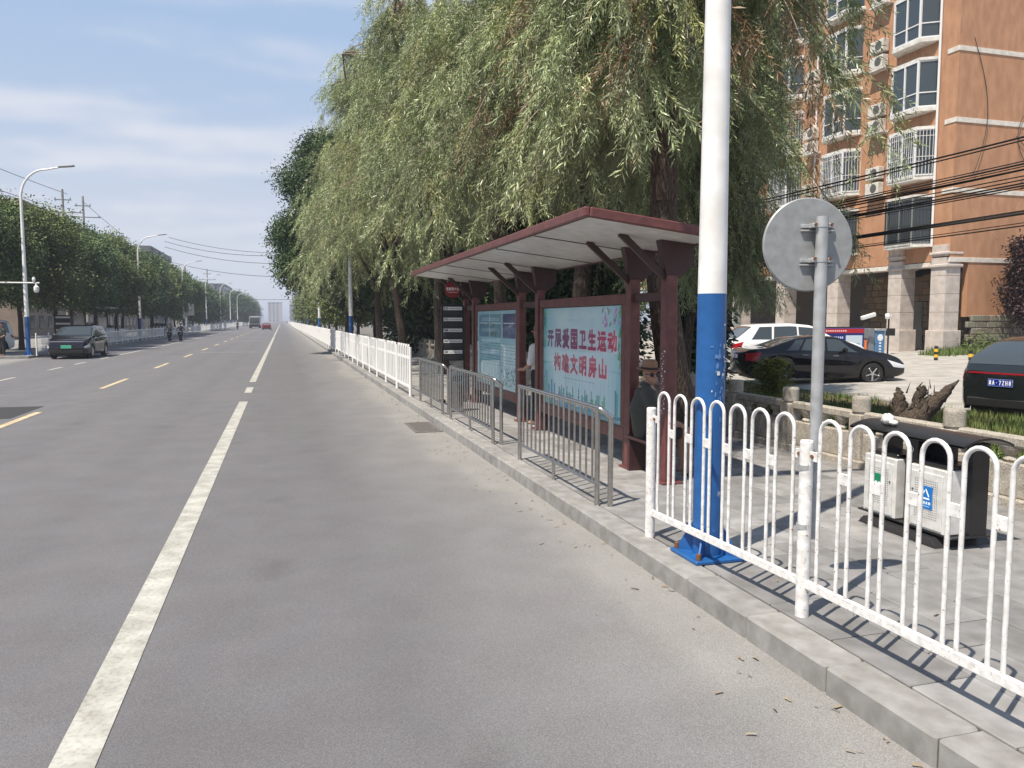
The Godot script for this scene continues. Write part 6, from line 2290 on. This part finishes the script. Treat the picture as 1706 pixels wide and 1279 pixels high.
func willow(label: String, at: Vector3, sd: int, H: float, R: float, trunk: float, shoots: int, dead := 0.0, low := 2.2) -> Node3D:
	var o := thing("willow_tree", label, "tree", at)
	var r := RandomNumberGenerator.new()
	r.seed = sd
	var b := MB.new()
	var fork := Vector3(r.randfn(0, 0.25), H * 0.34, r.randfn(0, 0.25))
	var tp := bent(Vector3.ZERO, fork, r, 0.12, 8)
	var tr := []
	for k in 8:
		tr.append(trunk * lerpf(1.0, 0.72, k / 7.0) * (1.25 if k == 0 else 1.0))
	b.tube(tp, tr, 14, false)
	part("trunk", b, M.bark, o)
	# upright limbs
	var tips := []
	for k in 6:
		var a := TAU * k / 6.0 + r.randf() * 0.7
		var rad := R * r.randf_range(0.25, 0.62) * (0.3 if k == 0 else 1.0)
		var e := Vector3(cos(a) * rad, H * r.randf_range(0.72, 0.93), sin(a) * rad)
		var p := bent(fork - Vector3.UP * r.randf_range(0, 0.9), e, r, 0.35, 9)
		var w := []
		for i in 9:
			w.append(lerpf(trunk * 0.5, 0.025, i / 8.0))
		b = MB.new()
		b.tube(p, w, 8, false)
		part("limb", b, M.bark, o)
		tips.append(p)
	# boughs arch out and droop; shoots hang from them
	var spots: Array[Array] = []
	var cols: Array[Array] = []
	for k in twigs.size():
		var ea: Array[Transform3D] = []
		var eb: Array[Color] = []
		spots.append(ea)
		cols.append(eb)
	var boughs := MB.new()
	gn.seed = sd
	gn.frequency = 0.35
	var each := 32
	var nb := shoots / each
	for k in nb:
		var limb: Array = tips[k % 6]
		var f := sqrt(r.randf())
		var from: Vector3 = limb[clampi(int(2 + f * 6.9), 0, 8)]
		var a := atan2(from.z, from.x) + r.randfn(0, 1.0)
		var u := from.y / H
		var prof := 1.0 - pow(clampf((u - 0.42) / 0.58, 0, 1), 2.0) * 0.75
		var reach := R * r.randf_range(0.45, 1.05) * prof
		var end := Vector3(cos(a) * reach, 0, sin(a) * reach)
		end.y = maxf(low, from.y + r.randf_range(-2.6, 0.5) * (1.0 if u < 0.8 else 0.5) - (0.9 if reach > R * 0.7 else 0.0))
		if at.x + end.x < 5.4 and at.z + end.z > -19.0 and at.z + end.z < -6.6:
			end.y = maxf(end.y, 4.0)
		var mid := from.lerp(end, 0.5) + Vector3.UP * r.randf_range(0.12, 0.4) * minf(2.5, from.distance_to(end))
		var curve := []
		for i in 7:
			var t := i / 6.0
			curve.append(from * (1 - t) * (1 - t) + mid * 2.0 * t * (1 - t) + end * t * t)
		boughs.tube(curve, [0.022, 0.019, 0.016, 0.013, 0.01, 0.008, 0.005], 4, false)
		var tone := gn.get_noise_3d(end.x * 1.6, end.y * 1.6, end.z * 1.6)
		var brown := r.randf() < dead
		var lit := r.randf_range(0.6, 1.4)
		var node := Vector3.ZERO
		for j in each:
			if j % 8 == 0:      # shoots spring in plumes from a few points along the bough
				var t := 0.3 + 0.72 * (j / 8 + r.randf()) / (each / 8.0)
				node = from * (1 - t) * (1 - t) + mid * 2.0 * t * (1 - t) + end * t * t + Vector3(r.randfn(0, 0.16), r.randfn(0, 0.10), r.randfn(0, 0.16))
			var q := node + Vector3(r.randfn(0, 0.05), r.randfn(0, 0.05), r.randfn(0, 0.05))
			var lean := Vector3(cos(a), 0, sin(a)) * r.randf_range(0.0, 0.65) + Vector3(r.randfn(0, 0.36), 0, r.randfn(0, 0.36))
			var down := (Vector3.DOWN + lean).normalized()
			var xx := down.cross(Vector3(cos(j * 2.4), 0, sin(j * 2.4))).normalized()
			var sc := r.randf_range(0.5, 1.05) * (1.4 if r.randf() < 0.2 else 1.0)
			if q.y - sc < low - 0.4:
				sc = maxf(0.35, q.y - low + 0.4)
			var wx := at.x + q.x
			var wz := at.z + q.z
			if wx < 5.2 and wz > -18.8 and wz < -6.7 and at.y + q.y - sc < 3.2:      # nothing hangs through the shelter roof
				continue
			var bs := Basis(xx, -down, xx.cross(-down)).scaled(Vector3.ONE * sc)
			var c := Color(0.262, 0.325, 0.160).lerp(Color(0.360, 0.400, 0.225), clampf(0.5 + tone * 1.2 + r.randfn(0, 0.2), 0, 1)) * r.randf_range(0.75, 1.25) * lit
			if tone > 0.22 and r.randf() < 0.5:
				c = Color(0.36, 0.38, 0.15)
			if brown:
				c = Color(0.26, 0.17, 0.10) * r.randf_range(0.8, 1.2)
			var g := r.randi_range(0, twigs.size() - 1)
			spots[g].append(Transform3D(bs, q))
			cols[g].append(c)
	part("bough", boughs, M.bough, o).set_meta("kind", "stuff")
	for g in twigs.size():
		var s: Array[Transform3D] = []
		var c: Array[Color] = []
		s.assign(spots[g])
		c.assign(cols[g])
		copies("crown" if g == 0 else "crown_%03d" % g, twigs[g], s, c, M.willow_leaf, o)
	return o

func broadleaf(called: String, label: String, at: Vector3, sd: int, H: float, R: float, base: float, n: int, c0: Color, c1: Color, size := 1.0, trunk := 0.16) -> Node3D:
	var o := thing(called, label, "tree", at)
	var r := RandomNumberGenerator.new()
	r.seed = sd
	var b := MB.new()
	var fork := Vector3(r.randfn(0, 0.1), base + 0.4, r.randfn(0, 0.1))
	b.tube(bent(Vector3.ZERO, fork, r, 0.08, 6), [trunk * 1.2, trunk, trunk * 0.92, trunk * 0.85, trunk * 0.8, trunk * 0.7], 10, false)
	part("trunk", b, M.bark_dark, o)
	var lobes := []
	var nl := 13
	b = MB.new()
	for k in nl:
		var a := k * 2.4 + r.randf() * 0.6
		var t := (k + 0.5) / nl
		var rad := R * 0.62 * sqrt(1.0 - pow(absf(t - 0.36) * 1.35, 2.0)) * r.randf_range(0.7, 1.1)
		var c := Vector3(cos(a) * rad, lerpf(base + R * 0.3, H - R * 0.32, t), sin(a) * rad)
		lobes.append([c, R * r.randf_range(0.34, 0.52)])
		b.tube(bent(fork - Vector3.UP * 0.4, c, r, 0.15, 6), [trunk * 0.5, trunk * 0.4, trunk * 0.3, trunk * 0.2, trunk * 0.14, trunk * 0.08], 5, false)
	part("limb", b, M.bark_dark, o).set_meta("kind", "stuff")
	var spots: Array[Transform3D] = []
	var cols: Array[Color] = []
	for k in n:
		var l: Array = lobes[r.randi_range(0, nl - 1)]
		var d := Vector3(r.randfn(0, 1), r.randfn(0, 1), r.randfn(0, 1)).normalized()
		var p: Vector3 = l[0] + d * l[1] * pow(r.randf(), 0.35) * r.randf_range(0.75, 1.18) * Vector3(1, 0.85, 1)
		if p.y < base:
			continue
		var bs := Basis(Vector3(r.randfn(0, 1), r.randfn(0, 1), r.randfn(0, 1)).normalized(), r.randf() * 1.2).scaled(Vector3.ONE * size * r.randf_range(0.7, 1.3))
		spots.append(Transform3D(Basis(Vector3.UP, r.randf() * TAU) * bs, p))
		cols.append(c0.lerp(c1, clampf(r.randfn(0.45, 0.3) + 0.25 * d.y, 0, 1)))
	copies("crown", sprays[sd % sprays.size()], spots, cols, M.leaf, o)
	return o

func plants() -> void:
	var r := RandomNumberGenerator.new()
	r.seed = 2
	for k in 4:
		twigs.append(willow_twig(r, 42, 0.105))
	for k in 3:
		sprays.append(leaf_spray(r, 26, 0.17, 0.26))
	# the willow row along the pavement
	willow("nearest willow, its furrowed trunk rising behind the first shelter post", Vector3(5.75, SW, -10.3), 101, 12.5, 2.95, 0.25, 9200, 0.06, 2.2)
	willow("willow behind the middle of the bus shelter roof", Vector3(6.2, SW, -15.6), 102, 13.0, 3.6, 0.22, 9400, 0.04, 2.2)
	willow("willow rising behind the far end of the bus shelter", Vector3(5.75, SW, -20.6), 103, 13.2, 3.7, 0.2, 8200, 0.03, 2.0)
	willow("willow beside the bus stop board, left of the shelter", Vector3(5.4, SW, -26.6), 104, 13.6, 4.6, 0.2, 8600, 0.02, 1.8)
	willow("willow leaning over the start of the long white fence", Vector3(4.8, SW, -32.0), 105, 13.2, 4.6, 0.18, 8200, 0.02, 1.7)
	willow("last willow before the dark green tree", Vector3(4.6, SW, -38.5), 106, 12.0, 4.6, 0.18, 7400, 0.02, 1.7)
	willow("willow in the second row before the apartment block", Vector3(9.6, 0.15, -16.6), 107, 12.5, 2.4, 0.2, 5000, 0.03, 2.6)
	willow("willow in the second row left of the apartment block", Vector3(10.8, 0.15, -29.0), 108, 13.0, 3.8, 0.2, 4000, 0.02, 2.2)
	willow("slim young willow whose fronds hang right of the blue and white pole", Vector3(7.9, 0.15, -13.9), 109, 7.6, 1.6, 0.1, 2200, 0.0, 2.3)
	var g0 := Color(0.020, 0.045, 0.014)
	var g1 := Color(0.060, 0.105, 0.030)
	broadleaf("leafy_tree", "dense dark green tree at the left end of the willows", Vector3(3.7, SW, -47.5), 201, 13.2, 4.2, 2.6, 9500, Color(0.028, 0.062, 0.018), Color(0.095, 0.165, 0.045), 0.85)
	broadleaf("leafy_tree", "dark green tree hidden low behind the last willow", Vector3(6.2, SW, -54), 202, 9.5, 3.4, 2.3, 2600, g0, g1, 1.4)
	# paler willows and trees farther along the near side
	var l0 := Color(0.085, 0.125, 0.025)
	var l1 := Color(0.17, 0.21, 0.05)
	var pale := ["first pale yellow-green tree beyond the dark tree on the near kerb", "second pale tree beyond the dark tree on the near kerb", "third pale tree along the near kerb", "fourth pale tree along the near kerb", "fifth pale tree far along the near kerb", "sixth pale tree far along the near kerb", "last pale tree at the far end of the near kerb"]
	for k in 7:
		var z: float = [-66, -78, -92, -108, -128, -155, -190][k]
		broadleaf("pale_tree", pale[k], Vector3(6.0, SW, z), 210 + k, 9.0 - 0.2 * k, 3.2, 1.6, 1800, l0, l1, 1.5 + 0.12 * k)
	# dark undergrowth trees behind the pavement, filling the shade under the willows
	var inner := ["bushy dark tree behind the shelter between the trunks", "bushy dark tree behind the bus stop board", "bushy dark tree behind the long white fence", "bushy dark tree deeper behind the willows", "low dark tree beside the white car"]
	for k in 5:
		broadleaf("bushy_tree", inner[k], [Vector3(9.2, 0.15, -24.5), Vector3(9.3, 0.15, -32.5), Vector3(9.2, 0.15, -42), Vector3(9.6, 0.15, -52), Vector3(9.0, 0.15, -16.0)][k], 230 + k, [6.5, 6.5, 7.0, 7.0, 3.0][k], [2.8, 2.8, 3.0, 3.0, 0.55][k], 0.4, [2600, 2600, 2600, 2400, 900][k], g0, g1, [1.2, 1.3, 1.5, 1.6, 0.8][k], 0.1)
	# trees along the west pavement
	var ks := 0
	for z: float in [-49, -56, -63, -70, -77, -84, -91, -98, -105, -112, -119, -127]:
		var label: String = ["street tree at the left edge above the white van", "street tree left of the first far lamp post", "street tree right of the first far lamp post", "street tree behind the oncoming dark car", "street tree over the near end of the far shelter", "street tree over the far shelter roof", "street tree beyond the far shelter", "street tree left of the second far lamp post", "street tree right of the second far lamp post", "third tree from the far end of the long row across the road", "second last tree of the long row across the road", "last tree of the long row before the junction across the road"][ks]
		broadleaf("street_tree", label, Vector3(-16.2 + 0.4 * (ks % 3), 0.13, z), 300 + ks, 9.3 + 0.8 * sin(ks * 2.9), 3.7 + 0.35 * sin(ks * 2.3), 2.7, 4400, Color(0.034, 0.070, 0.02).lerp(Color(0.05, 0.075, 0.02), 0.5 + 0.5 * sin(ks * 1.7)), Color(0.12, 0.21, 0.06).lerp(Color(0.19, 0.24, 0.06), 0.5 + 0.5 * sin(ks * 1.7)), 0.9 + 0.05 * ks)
		ks += 1
	ks = 0
	for z: float in [-152, -161, -172, -186, -276, -300, -330, -365, -400]:
		var label: String = ["nearest tree of the small clump beyond the junction across the road", "second tree of the small clump beyond the junction", "third tree of the small clump beyond the junction", "last tree of the small clump beyond the junction", "nearest tree of the distant clump before the far tower", "second tree of the distant clump before the far tower", "middle tree of the distant clump before the far tower", "fourth tree of the distant clump before the far tower", "farthest tree of the distant clump before the far tower"][ks]
		broadleaf("street_tree", label, Vector3(-16.5 + (1.5 if ks > 3 else 0.0), 0.13, z), 330 + ks, 8.4 + 0.6 * (ks % 2) + (2.5 if ks > 3 else 0.0), 3.8 + (1.7 if ks > 3 else 0.0), 2.0, 1500, Color(0.028, 0.062, 0.02), Color(0.09, 0.155, 0.05), 2.0 + 0.15 * ks)
		ks += 1
	# purple-leaved tree against the south wall
	broadleaf("plum_tree", "dark purple-leaved tree against the orange south wall", Vector3(30.4, lot_y(30.4), -25.6), 402, 5.0, 1.2, 1.0, 1000, Color(0.024, 0.010, 0.010), Color(0.07, 0.028, 0.026), 0.75, 0.07)
	# yellow-green young conifer in the verge
	var o := thing("shrub", "small yellow-green conifer shrub behind the stone balustrade", "shrub", Vector3(8.35, 0.17, -12.0))
	var b := MB.new()
	b.tube([Vector3.ZERO, Vector3(0.03, 0.6, 0), Vector3(0, 1.05, 0.02)], [0.025, 0.018, 0.006], 6, false)
	part("stem", b, M.bark_dark, o)
	var spots: Array[Transform3D] = []
	var cols: Array[Color] = []
	for k in 34:
		var y := lerpf(0.15, 1.1, sqrt(r.randf()))
		var a := k * 2.4
		var len := r.randf_range(0.25, 0.55) * (1.25 - y * 0.75)
		for j in 9:
			var t := (j + 1) / 9.0
			var p := Vector3(cos(a) * len * t, y + 0.12 * t - 0.08 * t * t, sin(a) * len * t)
			spots.append(Transform3D(Basis(Vector3.UP, r.randf() * TAU) * Basis(Vector3.RIGHT, r.randf_range(-0.6, 0.6)).scaled(Vector3(1, 0.4, 1) * r.randf_range(0.28, 0.42)), p + Vector3(r.randfn(0, 0.03), r.randfn(0, 0.02), r.randfn(0, 0.03))))
			cols.append(Color(0.11, 0.15, 0.02).lerp(Color(0.25, 0.27, 0.03), clampf(t * 0.8 + r.randfn(0, 0.2), 0, 1)))
	copies("foliage", sprays[0], spots, cols, M.leaf, o)
	# low plants along the balustrade
	for q in [[Vector3(8.2, 0.17, -10.2), 0.35, "low leafy weed clump right of the conifer shrub"], [Vector3(7.7, 0.17, -5.6), 0.45, "leafy weed clump behind the litter bin"], [Vector3(8.3, 0.17, -7.4), 0.3, "low weed clump right of the broken stump"], [Vector3(28.6, lot_y(28.6), -26.2), 0.9, "bright green weed clump at the foot of the stone base"]]:
		o = thing("weed_clump", q[2], "plant", q[0])
		var s: Array[Transform3D] = []
		var c: Array[Color] = []
		for k in 60:
			var p: Vector3 = Vector3(r.randfn(0, 0.5), absf(r.randfn(0, 0.4)), r.randfn(0, 0.35)) * q[1]
			s.append(Transform3D(Basis(Vector3.UP, r.randf() * TAU).scaled(Vector3.ONE * q[1] * r.randf_range(0.5, 0.9)), p))
			c.append(Color(0.06, 0.11, 0.02).lerp(Color(0.14, 0.19, 0.04), r.randf()))
		copies("foliage", sprays[1], s, c, M.leaf, o)
	stump()

func stump() -> void:
	var o := thing("tree_stump", "broken dead tree stump with jagged forks behind the litter bin", "stump", Vector3(8.2, 0.15, -8.6))
	var r := RandomNumberGenerator.new()
	r.seed = 71
	var forks := [
		[[Vector3(0, -0.05, 0), Vector3(-0.02, 0.25, 0.0), Vector3(0.02, 0.5, 0.0), Vector3(0.12, 0.62, 0.1), Vector3(0.25, 0.82, 0.22), Vector3(0.42, 1.06, 0.34)], [0.25, 0.215, 0.185, 0.12, 0.08, 0.012]],
		[[Vector3(-0.04, 0.1, -0.06), Vector3(-0.08, 0.42, -0.10), Vector3(-0.10, 0.7, -0.13), Vector3(-0.09, 0.92, -0.15)], [0.17, 0.15, 0.09, 0.025]],
		[[Vector3(0.02, 0.2, 0.0), Vector3(0.05, 0.6, 0.05), Vector3(0.07, 0.95, 0.06)], [0.15, 0.12, 0.05]],
		[[Vector3(0.0, 0.05, 0.02), Vector3(0.12, 0.02, 0.2), Vector3(0.2, -0.02, 0.36)], [0.14, 0.09, 0.04]],
		[[Vector3(0.0, 0.05, -0.02), Vector3(-0.16, 0.04, -0.25), Vector3(-0.22, 0.0, -0.5)], [0.13, 0.09, 0.03]]]
	for k in forks.size():
		var b := MB.new()
		var pts := []
		var rad := []
		var f: Array = forks[k]
		for i in f[0].size() - 1:
			for j in 8:
				var t := j / 8.0
				pts.append((f[0][i] as Vector3).lerp(f[0][i + 1], t) + Vector3(r.randfn(0, 0.008), 0, r.randfn(0, 0.008)))
				rad.append(lerpf(f[1][i], f[1][i + 1], t) * r.randf_range(0.85, 1.12))
		pts.append(f[0][-1])
		rad.append(f[1][-1])
		b.tube(pts, rad, 20)
		# furrows
		gn.seed = 72 + k
		gn.frequency = 9.0
		for i in b.v.size():
			var p := b.v[i]
			b.v[i] = p + b.n[i] * (0.03 * gn.get_noise_3d(p.x * 1.4, p.y * 0.35, p.z * 1.4) + 0.016 * gn.get_noise_3d(p.x * 4.0, p.y * 0.8, p.z * 4.0))
		part("trunk" if k == 0 else "fork" if k < 3 else "root", b, M.deadwood, o)
	var sp := MB.new()
	for k in 16:
		var p := Vector3(r.randfn(0.1, 0.12), r.randf_range(0.6, 0.95), r.randfn(0.08, 0.1))
		sp.tube([p, p + Vector3(r.randfn(0.03, 0.03), r.randf_range(0.06, 0.16), r.randfn(0.03, 0.03))], [0.014, 0.002], 4)
	part("splinter", sp, M.deadwood, o).set_meta("kind", "stuff")

# ---------------------------------------------------------------- the west side and the far end
func block(label: String, at: Vector3, s: Vector3, wall: Material, rows: int, cols: int, parapet := 0.6) -> void:      # east and south fronts carry windows
	var o := thing("street_building", label, "building", at)
	var w := part("wall", MB.new_box(Vector3(0, s.y * 0.5, 0), s), wall, o)
	part("parapet", MB.new_box(Vector3(0, s.y + parapet * 0.5, 0), Vector3(s.x + 0.5, parapet, s.z + 0.5), 0.05), wall, w)
	var pitch := s.y / rows
	var m := MB.new_box(Vector3.ZERO, Vector3(0.1, pitch * 0.5, s.z / cols * 0.5)).mesh()
	for i in rows:
		for j in cols:
			piece("window", m, M.far_window, o, Vector3(s.x * 0.5 + 0.02, pitch * (i + 0.55), s.z * ((j + 0.5) / cols - 0.5)))
	m = MB.new_box(Vector3.ZERO, Vector3(1.6, pitch * 0.5, 0.1)).mesh()
	for i in rows:
		for j in int(s.x / 4.0):
			piece("window", m, M.far_window, o, Vector3(-s.x * 0.5 + 2.0 + j * 4.0, pitch * (i + 0.55), s.z * 0.5 + 0.02))

func power_pole(label: String, at: Vector3, h: float, gear: bool) -> void:
	var o := thing("utility_pole", label, "utility pole", at)
	var b := MB.new()
	b.lathe(Transform3D(), [Vector2(0.19, 0), Vector2(0.11, h), Vector2(0, h)], 10)
	part("shaft", b, M.concrete_pole, o)
	for q in [[h - 1.1, 1.6], [h - 2.4, 3.6], [h - 4.0, 2.0]]:
		var c := MB.new_box(Vector3(0, q[0], 0), Vector3(q[1], 0.1, 0.1))
		for s: float in [-0.45, 0.0, 0.45]:
			c.lathe(Transform3D(Basis(), Vector3(s * q[1], q[0] + 0.05, 0)), [Vector2(0.07, 0), Vector2(0.05, 0.12), Vector2(0.07, 0.16), Vector2(0.0, 0.3)], 6)
		part("crossarm", c, M.lamp_head, o)
	if gear:
		b = MB.new()
		for k in 3:
			b.bx(Vector3(-0.9 + k * 0.9, h - 5.2, 0.2), Vector3(0.6, 0.8, 0.5), 0.05)
		b.bx(Vector3(0, h - 5.7, 0.1), Vector3(2.6, 0.12, 0.3))
		part("switchgear", b, M.lamp_head, o)

func far_side() -> void:
	block("long brown building behind the street trees across the road", Vector3(-37, 0, -152), Vector3(14, 16.0, 86), M.far_wall, 5, 22)
	block("dark grey building with pale columns behind the second far lamp post", Vector3(-33.2, 0, -222), Vector3(7, 18.2, 36), M.far_wall_grey, 6, 7, 1.4)
	block("pale low building beyond the dark grey one", Vector3(-33, 0, -262), Vector3(10, 12.5, 30), M.far_wall_pale, 5, 6)
	block("grey building with rooftop frame far along the west side", Vector3(-33, 0, -330), Vector3(12, 15.5, 40), M.far_wall_pale, 7, 8)
	block("grey terrace far along the west side", Vector3(-32, 0, -410), Vector3(14, 18.0, 60), M.far_wall_grey, 7, 10)
	block("tall block closing the far end of the street", Vector3(-7, 0, -900), Vector3(15, 21, 16), M.far_wall_pale, 8, 3)
	block("second tall block behind the far end of the street", Vector3(18, 0, -980), Vector3(18, 20, 16), M.far_wall_grey, 8, 3)
	block("pale building at the left edge above the street trees", Vector3(-44, 0, -78), Vector3(22, 14.5, 50), M.far_wall_pale, 5, 12)
	power_pole("first utility pole above the street trees across the road", Vector3(-22, 0, -94), 15.8, false)
	power_pole("second utility pole with switchgear above the street trees", Vector3(-22, 0, -103), 16.4, true)
	power_pole("third utility pole before the dark grey building", Vector3(-16.0, 0, -190), 13.5, false)
	power_pole("slim pole rising behind the trees beyond the junction", Vector3(-15.2, 0, -140), 10.8, false)
	camera_mast("white camera mast with dome camera reaching past the far lamp post", -19.0, -46.3, 6.9)
	camera_mast("small white camera mast at the junction across the road", -14.5, -113, 2.8)
	var o := thing("route_sign", "pale square sign board on a post beyond the junction", "sign", Vector3(-13.4, 0.13, -125))
	part("post", MB.new_box(Vector3(0, 1.5, 0), Vector3(0.1, 3.0, 0.1)), M.galv, o)
	part("board", MB.new_box(Vector3(0, 3.4, 0), Vector3(1.8, 1.7, 0.08), 0.01), M.band, o)
	west_shelter()
